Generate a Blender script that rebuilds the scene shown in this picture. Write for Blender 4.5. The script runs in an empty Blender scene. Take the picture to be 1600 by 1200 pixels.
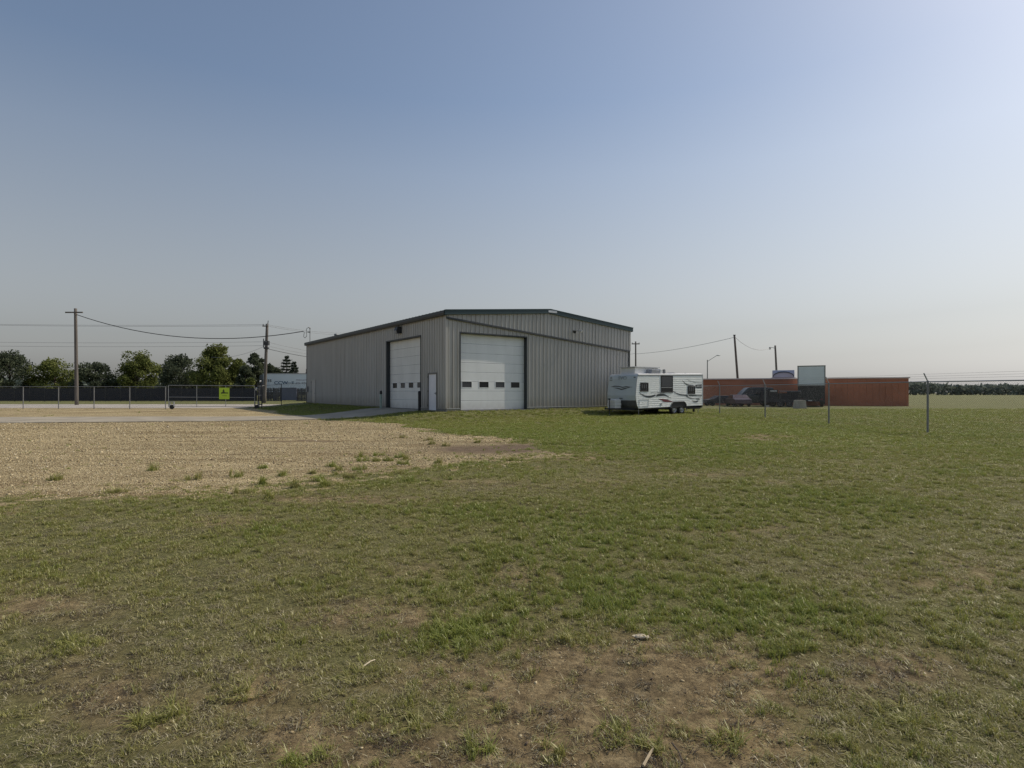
import bpy, bmesh, math, random
import numpy as np
from mathutils import Vector, Matrix, Euler

# ---------------------------------------------------------------- camera, light, exposure
SC = bpy.context.scene
COL = SC.collection
EYE = 1.6
F = 901.0
SUN_AZ, SUN_EL = math.radians(64.5), math.radians(44.5)   # clockwise from +Y

cam_d = bpy.data.cameras.new("camera")
cam = bpy.data.objects.new("camera", cam_d); COL.objects.link(cam)
cam.location = (0, 0, EYE)
cam.rotation_euler = (math.radians(90), 0, 0)
cam_d.sensor_width = 36.0
cam_d.lens = F/1600*36.0
cam_d.shift_y = -14/1600.0*-1
cam_d.clip_end = 6000
cam_d.clip_start = 0.05
SC.camera = cam

world = bpy.data.worlds.new("World"); SC.world = world
world.use_nodes = True
wn = world.node_tree.nodes; wl = world.node_tree.links
wn.clear()
sky = wn.new("ShaderNodeTexSky"); sky.sky_type = 'NISHITA'
sky.sun_disc = False
sky.sun_elevation = SUN_EL
sky.sun_rotation = SUN_AZ
sky.altitude = 300
sky.air_density = 1.2; sky.dust_density = 2.0; sky.ozone_density = 2.4
bg = wn.new("ShaderNodeBackground"); bg.inputs["Strength"].default_value = 0.10
wo = wn.new("ShaderNodeOutputWorld")
hs = wn.new("ShaderNodeHueSaturation"); tcw = wn.new("ShaderNodeTexCoord"); sxw = wn.new("ShaderNodeSeparateXYZ"); mrw = wn.new("ShaderNodeMapRange")
wl.new(tcw.outputs["Generated"], sxw.inputs[0]); wl.new(sxw.outputs["Z"], mrw.inputs["Value"])
mrw.inputs["From Min"].default_value = 0.0; mrw.inputs["From Max"].default_value = 0.45     # smoky air: little colour near the horizon
mrw.inputs["To Min"].default_value = 0.10; mrw.inputs["To Max"].default_value = 0.88
wl.new(mrw.outputs[0], hs.inputs["Saturation"])
mrv = wn.new("ShaderNodeMapRange"); wl.new(sxw.outputs["Z"], mrv.inputs["Value"])
mrv.inputs["From Min"].default_value = 0.0; mrv.inputs["From Max"].default_value = 0.35     # smoke also dims the lowest sky
mrv.inputs["To Min"].default_value = 0.80; mrv.inputs["To Max"].default_value = 1.10
wl.new(mrv.outputs[0], hs.inputs["Value"])
wl.new(sky.outputs[0], hs.inputs["Color"])
wl.new(hs.outputs[0], bg.inputs["Color"]); wl.new(bg.outputs[0], wo.inputs["Surface"])

sd = bpy.data.lights.new("sun", 'SUN'); sd.energy = 3.45; sd.angle = math.radians(0.6)
sd.color = (1.0, 0.90, 0.76)
sun = bpy.data.objects.new("sun", sd); COL.objects.link(sun)
sv = Vector((math.sin(SUN_AZ)*math.cos(SUN_EL), math.cos(SUN_AZ)*math.cos(SUN_EL), math.sin(SUN_EL)))
sun.rotation_euler = sv.to_track_quat('Z', 'Y').to_euler()
sun.location = (40, 20, 40)

SC.view_settings.view_transform = 'Standard'
SC.view_settings.look = 'None'
SC.view_settings.exposure = -0.08
SC.view_settings.gamma = 1.0
SC.view_settings.use_curve_mapping = False
SC.render.engine = 'CYCLES'
SC.cycles.max_bounces = 6
SC.cycles.use_denoising = True
SC.cycles.denoising_prefilter = 'NONE'
SC.cycles.transparent_max_bounces = 8

# ---------------------------------------------------------------- helpers
rnd = random.Random(7)
def X(px, d): return (px-800)/F*d
def Z(py, d): return EYE+(614-py)/F*d

def vnoise(x, y, seed=0):
    x = np.asarray(x, float); y = np.asarray(y, float)
    xi = np.floor(x).astype(np.int64); yi = np.floor(y).astype(np.int64)
    xf = x-xi; yf = y-yi
    u = xf*xf*(3-2*xf); v = yf*yf*(3-2*yf)
    def h(a, b):
        n = (a*374761393 + b*668265263 + seed*1442695041) & 0xffffffff
        n = ((n ^ (n >> 13))*1274126177) & 0xffffffff
        n = (n ^ (n >> 16)) & 0xffff
        return n/65535.0
    return (h(xi, yi)*(1-u)+h(xi+1, yi)*u)*(1-v)+(h(xi, yi+1)*(1-u)+h(xi+1, yi+1)*u)*v
def fbm(x, y, seed=0, o=4):
    s = 0; a = 1; t = 0
    for i in range(o):
        s = s+a*vnoise(np.asarray(x)*2**i+17.3*i, np.asarray(y)*2**i-9.1*i, seed+i); t += a; a *= 0.55
    return s/t

# building frame
CX, CY = -3.75, 32.8
GX, GY = 0.808, 0.589       # along the gable wall
WX, WY = -0.589, 0.808      # along the left wall
GL, WL = 15.12, 26.2
BANG = math.atan2(GY, GX)
def B2W(u, v): return (CX+u*GX+v*WX, CY+u*GY+v*WY)

def terrain(x, y):
    x = np.asarray(x, float); y = np.asarray(y, float)
    z = 0.0045*np.clip(y, 0, 45)
    left = np.clip((-x-8)/12, 0, 1)
    z = z + left*0.0094*np.clip(y-45, 0, 45)
    u = (x-CX)*GX+(y-CY)*GY; v = (x-CX)*WX+(y-CY)*WY
    du = np.where(u < 0, -u/3.4, np.where(u > GL, (u-GL)/2.0, 0))
    dv = np.where(v < 0, -v/1.5, np.where(v > WL, (v-WL)/3.0, 0))
    z = z + 0.38*np.exp(-(du*du+dv*dv))
    near = np.exp(-((x*x+y*y)/60.0)**2)
    z = z + (fbm(x*0.5, y*0.5, 3, 3)-0.5)*0.09*np.clip(1.3-np.hypot(x, y)/40, 0, 1)
    z = z - 0.0
    return z
def T(x, y): return float(terrain(x, y))

def ground_at(px, py):
    """point of the terrain seen at a pixel of the photograph (used once, at build time)"""
    d = F*1.6/(py-614.0)
    for _ in range(12):
        h = EYE-T(X(px, d), d)
        d = 0.5*d+0.5*F*h/(py-614.0)
    return X(px, d), d

def pix(x, y):
    z = terrain(x, y)
    yy = np.maximum(y, 0.3)
    return 800+F*x/yy, 614+F*(EYE-z)/yy

def new_mat(name, color=(.5, .5, .5), rough=.7, metal=0.0, var=0.0, vscale=3.0, bump=0.0, bscale=30, coords='Object', stretch=None, spec=None):
    m = bpy.data.materials.new(name); m.use_nodes = True
    nt = m.node_tree; n = nt.nodes; l = nt.links
    b = n["Principled BSDF"]
    b.inputs["Base Color"].default_value = (*color, 1)
    b.inputs["Roughness"].default_value = rough
    b.inputs["Metallic"].default_value = metal
    if spec is not None: b.inputs["Specular IOR Level"].default_value = spec
    tc = n.new("ShaderNodeTexCoord"); mp = n.new("ShaderNodeMapping")
    l.new(tc.outputs[coords], mp.inputs[0])
    if stretch: mp.inputs["Scale"].default_value = stretch
    if var > 0:
        no = n.new("ShaderNodeTexNoise"); no.inputs["Scale"].default_value = vscale; no.inputs["Detail"].default_value = 6
        l.new(mp.outputs[0], no.inputs["Vector"])
        cr = n.new("ShaderNodeMapRange"); cr.inputs["From Min"].default_value = .3; cr.inputs["From Max"].default_value = .7
        cr.inputs["To Min"].default_value = 1-var; cr.inputs["To Max"].default_value = 1+var
        l.new(no.outputs["Fac"], cr.inputs["Value"])
        vm = n.new("ShaderNodeVectorMath"); vm.operation = 'SCALE'
        vm.inputs[0].default_value = color
        l.new(cr.outputs[0], vm.inputs["Scale"]); l.new(vm.outputs[0], b.inputs["Base Color"])
    if bump > 0:
        no = n.new("ShaderNodeTexNoise"); no.inputs["Scale"].default_value = bscale; no.inputs["Detail"].default_value = 5
        l.new(mp.outputs[0], no.inputs["Vector"])
        bp = n.new("ShaderNodeBump"); bp.inputs["Strength"].default_value = bump; bp.inputs["Distance"].default_value = .02
        l.new(no.outputs["Fac"], bp.inputs["Height"]); l.new(bp.outputs[0], b.inputs["Normal"])
    return m

M = {}
M['siding'] = new_mat('taupe_steel_siding', (.41, .40, .375), .42, 0, .07, 1.5, stretch=(1, 1, .15), spec=.6)
M['trim'] = new_mat('dark_green_trim', (.012, .040, .046), .4, 0, .1, 2)
M['trimdark'] = new_mat('dark_flashing', (.03, .036, .04), .5, 0, .1, 2)
M['roofing'] = new_mat('green_roofing', (.05, .09, .085), .45, 0, .1, 1)
M['concrete'] = new_mat('concrete', (.36, .34, .29), .9, 0, .16, 1.3, .4, 25)
M['foundation'] = new_mat('foundation_concrete', (.2, .195, .18), .9, 0, .2, 3, .4, 25)
M['doorwhite'] = new_mat('white_door_paint', (.78, .80, .80), .45, 0, .05, 1.2, stretch=(1, 1, .4))
M['doorcream'] = new_mat('cream_white_door_paint', (.74, .74, .70), .45, 0, .06, 1.2, stretch=(1, 1, .4))
M['mandoor'] = new_mat('pale_grey_door_paint', (.78, .78, .82), .4, 0, .04, 2)
M['black'] = new_mat('black_rubber', (.015, .015, .016), .6)
M['darkmetal'] = new_mat('dark_metal', (.04, .042, .045), .5, .3, .1, 6)
M['galv'] = new_mat('galvanised_steel', (.36, .37, .38), .45, .7, .12, 8)
M['galvdull'] = new_mat('dull_galvanised_steel', (.25, .25, .25), .6, .4, .12, 8)
M['meshwire'] = new_mat('weathered_chain_wire', (.13, .13, .135), .6, .3)
M['pole'] = new_mat('weathered_pole_wood', (.13, .115, .10), .9, 0, .25, 4, .4, 20, stretch=(1, 1, .1))
M['fencewood'] = new_mat('dark_fence_wood', (.085, .085, .085), .9, 0, .35, 2.5, .3, 20, stretch=(1, 1, .15))
M['navy'] = new_mat('dark_navy_panel', (.014, .017, .026), .7, 0, .2, 2)
M['bluegrey'] = new_mat('blue_grey_panel', (.125, .14, .19), .5, 0, .05, 1)
M['van'] = new_mat('van_white', (.74, .80, .82), .4, 0, .06, .6)
M['vanshade'] = new_mat('van_white_shaded', (.20, .21, .215), .5, 0, .1, 1)  # van white darkened in colour for the shaded front wall
M['ink'] = new_mat('dark_ink', (.03, .04, .055), .6)
M['inkblue'] = new_mat('blue_ink', (.06, .12, .20), .6)
M['inkgrey'] = new_mat('grey_ink', (.30, .28, .31), .6)
M['rvwhite'] = new_mat('trailer_white_aluminium', (.80, .83, .82), .35, 0, .04, 1.5, spec=.6)
M['rvfront'] = new_mat('trailer_front_skin', (.54, .60, .63), .35, 0, .05, 1.5)
M['rvdark'] = new_mat('trailer_front_lower_skin', (.12, .12, .12), .6, 0, .2, 3)
M['rvroof'] = new_mat('trailer_roof_membrane', (.72, .72, .71), .6, 0, .05, 2)
M['rvtrim'] = new_mat('trailer_trim', (.55, .56, .57), .3, .4)
M['inkcurtain'] = new_mat('dim_curtain', (.10, .105, .11), .8)
M['decal'] = new_mat('charcoal_decal', (.045, .055, .062), .4)
M['decalred'] = new_mat('dark_red_decal', (.17, .035, .045), .4)
M['decalgrey'] = new_mat('grey_decal', (.26, .28, .29), .4)
M['glassdark'] = new_mat('dark_window_glass', (.012, .014, .017), .12, 0, 0, spec=.4)
M['glassmid'] = new_mat('grey_window_glass', (.06, .063, .072), .25, 0, 0, spec=.4)
M['tyre'] = new_mat('tyre_rubber', (.025, .025, .027), .85)
M['rim'] = new_mat('wheel_rim', (.42, .43, .44), .35, .6)
M['rust'] = new_mat('rust_red_steel', (.44, .16, .085), .7, 0, .16, .7, stretch=(.6, .6, 1))
M['rusttop'] = new_mat('sunlit_shed_roof_edge', (.75, .62, .58), .5)  # pale tone paints sunlight on the shed's roof edge
M['acgrey'] = new_mat('grey_plastic', (.28, .29, .31), .6)
M['lime'] = new_mat('fluorescent_lime', (.50, .72, .05), .5, 0, .05, 4)
M['teal'] = new_mat('dark_teal_paint', (.015, .035, .045), .3, .1)
M['maroon'] = new_mat('dull_maroon_paint', (.06, .035, .045), .3, .1)
M['bolgreen'] = new_mat('faded_green_paint', (.28, .36, .31), .6, 0, .1, 6)
M['bark'] = new_mat('bark', (.07, .055, .042), .95, 0, .2, 5, .5, 10)
M['bone'] = new_mat('pale_stone', (.58, .50, .36), .8, 0, .12, 30, .4, 60)
M['stick'] = new_mat('bleached_stick', (.42, .34, .22), .9, 0, .2, 30)
M['stickdark'] = new_mat('dark_twig', (.08, .06, .045), .9, 0, .2, 30)
M['rvblue'] = new_mat('pale_blue_gelcoat', (.38, .42, .52), .35, 0, .05, 1)

def grime(m, foot, streak=.35):
    nt = m.node_tree; n = nt.nodes; l = nt.links; b = n['Principled BSDF']; src = b.inputs['Base Color'].links[0].from_socket
    tc = n.new('ShaderNodeTexCoord'); mp = n.new('ShaderNodeMapping'); mp.inputs['Scale'].default_value = (2.6, 2.6, .12)
    l.new(tc.outputs['Object'], mp.inputs[0]); no = n.new('ShaderNodeTexNoise'); no.inputs['Scale'].default_value = 1.6; no.inputs['Detail'].default_value = 7; l.new(mp.outputs[0], no.inputs['Vector'])
    cr = n.new('ShaderNodeMapRange'); cr.inputs['From Min'].default_value = .52; cr.inputs['From Max'].default_value = .75; cr.inputs['To Max'].default_value = streak; l.new(no.outputs['Fac'], cr.inputs['Value'])
    n2 = n.new('ShaderNodeTexNoise'); n2.inputs['Scale'].default_value = 3; n2.inputs['Detail'].default_value = 6; l.new(tc.outputs['Object'], n2.inputs['Vector'])
    sx = n.new('ShaderNodeSeparateXYZ'); l.new(tc.outputs['Object'], sx.inputs[0])
    hz = n.new('ShaderNodeMapRange'); hz.inputs['From Min'].default_value = foot; hz.inputs['From Max'].default_value = foot+.75; hz.inputs['To Min'].default_value = 1.0; hz.inputs['To Max'].default_value = 0; l.new(sx.outputs['Z'], hz.inputs['Value'])
    mu = n.new('ShaderNodeMath'); mu.operation = 'MULTIPLY'; l.new(hz.outputs[0], mu.inputs[0]); l.new(n2.outputs['Fac'], mu.inputs[1])
    ad = n.new('ShaderNodeMath'); ad.operation = 'ADD'; ad.use_clamp = True; l.new(mu.outputs[0], ad.inputs[0]); l.new(cr.outputs[0], ad.inputs[1])
    mx = n.new('ShaderNodeMix'); mx.data_type = 'RGBA'; mx.inputs[7].default_value = (.22, .185, .14, 1)
    l.new(ad.outputs[0], mx.inputs[0]); l.new(src, mx.inputs[6]); l.new(mx.outputs[2], b.inputs['Base Color'])
grime(M['siding'], .1); grime(M['doorwhite'], -.25, .06); grime(M['doorcream'], -.25, .06)
def leaf_mat(name, c1, c2):
    m = bpy.data.materials.new(name); m.use_nodes = True
    nt = m.node_tree; n = nt.nodes; l = nt.links
    n.clear()
    at = n.new("ShaderNodeAttribute"); at.attribute_name = 'tone'
    mx = n.new("ShaderNodeMix"); mx.data_type = 'RGBA'
    mx.inputs[6].default_value = (*c1, 1); mx.inputs[7].default_value = (*c2, 1)
    l.new(at.outputs["Fac"], mx.inputs[0])
    d = n.new("ShaderNodeBsdfDiffuse"); t = n.new("ShaderNodeBsdfTranslucent"); ms = n.new("ShaderNodeMixShader")
    ms.inputs[0].default_value = .3
    l.new(mx.outputs[2], d.inputs[0]); l.new(mx.outputs[2], t.inputs[0])
    l.new(d.outputs[0], ms.inputs[1]); l.new(t.outputs[0], ms.inputs[2])
    o = n.new("ShaderNodeOutputMaterial"); l.new(ms.outputs[0], o.inputs[0])
    return m
M['leafolive'] = leaf_mat('olive_leaves', (.08, .10, .03), (.22, .24, .08))
M['leafdark'] = leaf_mat('dark_leaves', (.06, .075, .05), (.13, .15, .09))
M['leaffar'] = leaf_mat('hazed_far_leaves', (.14, .17, .15), (.20, .23, .19))  # distance haze put into the leaf colour, paler and greyer
M['leafpine'] = leaf_mat('pine_needles', (.04, .055, .04), (.08, .10, .065))

class MB:
    def __init__(s): s.v = []; s.f = []; s.m = []
    def poly(s, pts, mi=0):
        b = len(s.v); s.v += [tuple(p) for p in pts]; s.f.append(tuple(range(b, b+len(pts)))); s.m.append(mi)
    def box(s, x0, x1, y0, y1, z0, z1, mi=0):
        b = len(s.v)
        s.v += [(x0, y0, z0), (x1, y0, z0), (x1, y1, z0), (x0, y1, z0), (x0, y0, z1), (x1, y0, z1), (x1, y1, z1), (x0, y1, z1)]
        for q in ((0, 3, 2, 1), (4, 5, 6, 7), (0, 1, 5, 4), (1, 2, 6, 5), (2, 3, 7, 6), (3, 0, 4, 7)):
            s.f.append(tuple(b+i for i in q)); s.m.append(mi)
        return s
    def prism(s, poly, axis, a, b_, mi=0):
        """extrude 2-D polygon along axis; axis 'y': pts (x,z); 'x': pts (y,z); 'z': pts (x,y)"""
        def p(q, t):
            return {'y': (q[0], t, q[1]), 'x': (t, q[0], q[1]), 'z': (q[0], q[1], t)}[axis]
        n = len(poly); b = len(s.v)
        s.v += [p(q, a) for q in poly]+[p(q, b_) for q in poly]
        s.f.append(tuple(b+i for i in range(n))); s.f.append(tuple(b+n+i for i in reversed(range(n)))); s.m += [mi, mi]
        for i in range(n):
            j = (i+1) % n
            s.f.append((b+i, b+n+i, b+n+j, b+j)); s.m.append(mi)
        return s
    def tube(s, pts, r, n=6, mi=0, cap=True):
        pts = [Vector(p) for p in pts]
        rs = r if isinstance(r, (list, tuple)) else [r]*len(pts)
        rings = []
        for i, p in enumerate(pts):
            d = (pts[min(i+1, len(pts)-1)]-pts[max(i-1, 0)])
            if d.length < 1e-9: d = Vector((0, 0, 1))
            d.normalize()
            a = d.cross(Vector((0, 0, 1)))
            if a.length < 1e-3: a = d.cross(Vector((1, 0, 0)))
            a.normalize(); c = d.cross(a)
            b = len(s.v)
            for k in range(n):
                t = 2*math.pi*k/n
                s.v.append(tuple(p+(a*math.cos(t)+c*math.sin(t))*rs[i]))
            rings.append(b)
        for i in range(len(rings)-1):
            for k in range(n):
                k2 = (k+1) % n
                s.f.append((rings[i]+k, rings[i]+k2, rings[i+1]+k2, rings[i+1]+k)); s.m.append(mi)
        if cap:
            s.f.append(tuple(rings[0]+k for k in reversed(range(n)))); s.m.append(mi)
            s.f.append(tuple(rings[-1]+k for k in range(n))); s.m.append(mi)
        return s
    def ball(s, c, r, sx=1, sy=1, sz=1, n=8, m=5, mi=0):
        b = len(s.v); c = Vector(c)
        for i in range(m+1):
            ph = math.pi*i/m
            for k in range(n):
                t = 2*math.pi*k/n
                s.v.append((c.x+r*sx*math.sin(ph)*math.cos(t), c.y+r*sy*math.sin(ph)*math.sin(t), c.z+r*sz*math.cos(ph)))
        for i in range(m):
            for k in range(n):
                k2 = (k+1) % n
                s.f.append((b+i*n+k, b+i*n+k2, b+(i+1)*n+k2, b+(i+1)*n+k)); s.m.append(mi)
        return s
    def mesh(s, name, mats):
        me = bpy.data.meshes.new(name); me.from_pydata(s.v, [], s.f)
        for m in (mats if isinstance(mats, (list, tuple)) else [mats]): me.materials.append(m)
        if any(s.m): me.polygons.foreach_set('material_index', s.m)
        me.update(); return me
    def build(s, name, mats, parent=None, loc=None, rotz=0, smooth=False, bevel=0):
        me = s.mesh(name, mats)
        if smooth:
            me.polygons.foreach_set('use_smooth', [True]*len(me.polygons))
        o = bpy.data.objects.new(name, me); COL.objects.link(o)
        if parent: o.parent = parent
        if loc is not None: o.location = loc
        o.rotation_euler.z = rotz
        if bevel:
            bv = o.modifiers.new('bevel', 'BEVEL'); bv.width = bevel; bv.segments = 2; bv.limit_method = 'ANGLE'
        return o
def empty(name, loc=(0, 0, 0), rz=0):
    o = bpy.data.objects.new(name, None); COL.objects.link(o); o.location = loc; o.rotation_euler.z = rz
    o.empty_display_size = .3
    return o
def tag(o, label=None, cat=None, group=None, kind=None):
    if label: o['label'] = label
    if cat: o['category'] = cat
    if group: o['group'] = group
    if kind: o['kind'] = kind
    return o
def link_copy(src_mesh, name, parent, loc=(0, 0, 0), rot=None):
    o = bpy.data.objects.new(name, src_mesh); COL.objects.link(o); o.parent = parent; o.location = loc
    if rot: o.rotation_euler = rot
    return o
def kids(o): return [c for c in bpy.data.objects if c.parent == o]
def copy_tree(o, parent=None):
    c = o.copy(); COL.objects.link(c)
    if parent: c.parent = parent
    for ch in kids(o): copy_tree(ch, c)
    return c
def text(name, body, size, mat, parent, loc, rot, ext=.004, xscale=1.0, bold=0.0):
    cu = bpy.data.curves.new(name, 'FONT'); cu.body = body; cu.size = size; cu.extrude = ext
    cu.align_x = 'CENTER'; cu.align_y = 'CENTER'; cu.offset = bold
    t_ = bpy.data.objects.new('text_source', cu); me = bpy.data.meshes.new_from_object(t_); bpy.data.objects.remove(t_)
    me.materials.clear(); me.materials.append(mat)
    o = bpy.data.objects.new(name, me); COL.objects.link(o); o.parent = parent; o.location = loc; o.rotation_euler = rot
    o.scale.x = xscale
    return o

# ---------------------------------------------------------------- ground masks
def pip(px, py, poly):
    px = np.asarray(px); py = np.asarray(py)
    inside = np.zeros(px.shape, bool)
    n = len(poly); j = n-1
    for i in range(n):
        xi, yi = poly[i]; xj, yj = poly[j]
        c = ((yi > py) != (yj > py)) & (px < (xj-xi)*(py-yi)/((yj-yi) or 1e-9)+xi)
        inside ^= c; j = i
    return inside
def gpoly(pts): return [ground_at(*p) for p in pts]

GRAVEL_A = gpoly([(-900, 830), (100, 790), (350, 778), (430, 770), (520, 757), (600, 742), (680, 733), (760, 726), (850, 717), (912, 710),
                  (880, 703), (850, 697), (826, 690), (800, 685), (740, 682), (690, 675), (640, 668), (615, 663), (592, 659.5),
                  (545, 658), (488, 655), (350, 655), (-900, 662)])
GRAVEL_B = gpoly([(-900, 636.5), (350, 637), (400, 638), (428, 641), (440, 646), (474, 650), (350, 654), (-900, 660)])
SLAB = [B2W(0.0, 2.3), (-9.0, 32.15), (-10.9, 31.2), (-14.7, 29.7), (-24, 28.2), (-60, 24.0), (-60, 31.5), (-24, 34.6), (-17.4, 34.6), (-12.8, 35.6), B2W(-1.0, 8.75), B2W(0.0, 8.7)]
ROAD = [(-160, 52.0), (-24, 50.6), (-20.6, 53.5), (-13, 56.0), (-13, 62.0), (-160, 64.0)]

# blobs: (px, py, rx, ry, amount) on the ground as seen in the photograph
BARE = [(1060, 1065, 200, 66, .9), (960, 1190, 220, 70, .9), (860, 1130, 90, 50, .8), (700, 1060, 110, 30, .6), (480, 1150, 110, 50, .55), (1150, 1160, 130, 60, .4),
        (560, 965, 110, 25, .5), (640, 890, 60, 18, .45), (820, 905, 60, 20, .4), (900, 1030, 110, 30, .5), (400, 1060, 60, 40, .35),
        (640, 1180, 120, 40, .5), (1190, 684, 60, 6, .7), (520, 780, 160, 9, .5), (760, 757, 90, 8, .4), (930, 755, 50, 6, .4), (1075, 742, 60, 3, .45), (1160, 830, 90, 12, .3), (350, 815, 70, 10, .5),
        (200, 1100, 120, 60, .6), (80, 950, 100, 25, .5), (1400, 1050, 120, 40, .5), (1500, 900, 120, 30, .4), (905, 715, 60, 6, .5), (1000, 880, 40, 10, .3)]
GREENB = [(715, 995, 70, 26, .8), (1180, 960, 180, 45, .65), (1230, 1040, 70, 40, .45), (900, 850, 170, 40, .45), (960, 930, 100, 30, .35), (1050, 800, 220, 40, .2), (760, 800, 160, 25, .35),
          (430, 835, 70, 15, .35), (380, 870, 40, 20, .2), (1050, 680, 260, 26, .35), (740, 1170, 30, 14, .4), (480, 1185, 30, 16, .6), (960, 1120, 40, 20, .3), (1000, 1155, 60, 16, .3), (1400, 800, 160, 50, .3),
          (1200, 1130, 30, 12, .4)]
def blobsum(px, py, bl):
    s = np.zeros(np.shape(px))
    for (cx, cy, rx, ry, a) in bl:
        s = s+a*np.exp(-(((px-cx)/rx)**2+((py-cy)/ry)**2))
    return s

def masks(x, y):
    x = np.asarray(x, float); y = np.asarray(y, float)
    k = np.clip(y/18.0, .25, 1.3)
    jx = (fbm(x*.9, y*.9, 11, 4)-.5)*2.2*k + (fbm(x*4, y*4, 12, 2)-.5)*.5
    jy = (fbm(x*.9, y*.9, 13, 4)-.5)*2.2*k + (fbm(x*4, y*4, 14, 2)-.5)*.5
    soft = np.zeros(x.shape)
    kk = np.clip((24-y)/9, .25, 1)
    for i in range(12):
        a_ = i*2.4; rr_ = (.12+.21*i)*kk
        soft += pip(x+jx*.6+rr_*math.cos(a_), y+jy*.6+rr_*math.sin(a_), GRAVEL_A)
    soft = soft/12
    band_ = 1-np.abs(2*soft-1)
    gA = soft+((fbm(x*.9, y*.9, 15, 4)-.5)*2.6+(fbm(x*5, y*5, 16, 3)-.5)*2.0)*band_ > .5
    gravel = gA | pip(x+jx*.4, y+jy*.4, GRAVEL_B)
    slab = pip(x, y, SLAB); road = pip(x, y, ROAD)
    px, py = pix(x, y)
    bare = blobsum(px, py, BARE)
    bare = bare*(.35+1.3*fbm(x*2.2, y*2.2, 21, 4)) + np.clip(fbm(x*1.6, y*1.6, 25, 4)-.64, 0, 1)*1.6
    green = .44+(fbm(x*.45, y*.45, 31, 4)-.5)*.75+(fbm(x*2.5, y*2.5, 32, 2)-.5)*.45+blobsum(px, py, GREENB)-.35*np.clip(bare, 0, 1)
    green = green+np.clip((y-10)/14, 0, .30)-np.clip((500-px)/500, 0, .5)*.30*np.clip((8-y)/4, 0, 1)
    damp = 1.7*np.exp(-(((px-805)/115)**2+((py-701)/7)**2)) + 1.2*np.exp(-(((px-415)/18)**2+((py-684)/.9)**2)) + 1.2*np.exp(-(((px-448)/18)**2+((py-684.5)/.9)**2)) + 1.2*np.exp(-(((px-440)/22)**2+((py-690)/.9)**2)) + 1.1*np.exp(-(((px-478)/18)**2+((py-688)/1.1)**2)) + 1.0*np.exp(-(((px-505)/22)**2+((py-690)/.9)**2)) + .5*np.exp(-(((px-720)/60)**2+((py-703)/5)**2)) + .4*np.exp(-(((px-390)/30)**2+((py-652)/1.5)**2))
    damp = damp*(.3+1.1*fbm(x*1.3, y*1.3, 41, 4))
    return gravel, slab, road, np.clip(bare, 0, 1), np.clip(green, 0, 1), np.clip(damp, 0, 1), soft

# ---------------------------------------------------------------- ground sheet
def spaced(lo, hi, base, k):
    out = [0.0]; a = 0.0
    while a < hi: a += base+k*a; out.append(a)
    neg = []; a = 0.0
    while a > lo: a -= base+k*(-a); neg.append(a)
    return np.array(sorted(neg)+out)
xs = spaced(-3500, 3500, .11, .013)
ys = spaced(-40, 4500, .07, .0085)
GXm, GYm = np.meshgrid(xs, ys)
fx, fy = GXm.ravel(), GYm.ravel()
fz = terrain(fx, fy)
gm, sm, rm, bare, green, damp, _soft = masks(fx, fy)
nearf = np.clip(1.2-np.hypot(fx, fy)/16, 0, 1)
fz = fz + nearf*((fbm(fx*3.5, fy*3.5, 51, 4)-.5)*.035)*(1-gm*.6) + nearf*(fbm(fx*14, fy*14, 55, 2)-.5)*.022*bare
nx, ny = len(xs), len(ys)
idx = np.arange(nx*ny).reshape(ny, nx)
quads = np.stack([idx[:-1, :-1], idx[:-1, 1:], idx[1:, 1:], idx[1:, :-1]], -1).reshape(-1, 4)
me = bpy.data.meshes.new('ground')
me.vertices.add(nx*ny); me.vertices.foreach_set('co', np.stack([fx, fy, fz], -1).ravel())
me.loops.add(quads.size); me.loops.foreach_set('vertex_index', quads.ravel())
me.polygons.add(len(quads)); me.polygons.foreach_set('loop_start', np.arange(0, quads.size, 4)); me.polygons.foreach_set('loop_total', np.full(len(quads), 4))
me.update(calc_edges=True)
me.polygons.foreach_set('use_smooth', [True]*len(quads))
ca = me.color_attributes.new('mask', 'FLOAT_COLOR', 'POINT')
ca.data.foreach_set('color', np.stack([gm.astype(float), green, damp, bare], -1).ravel())
ground = bpy.data.objects.new('ground', me); COL.objects.link(ground); tag(ground, kind='structure')

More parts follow.
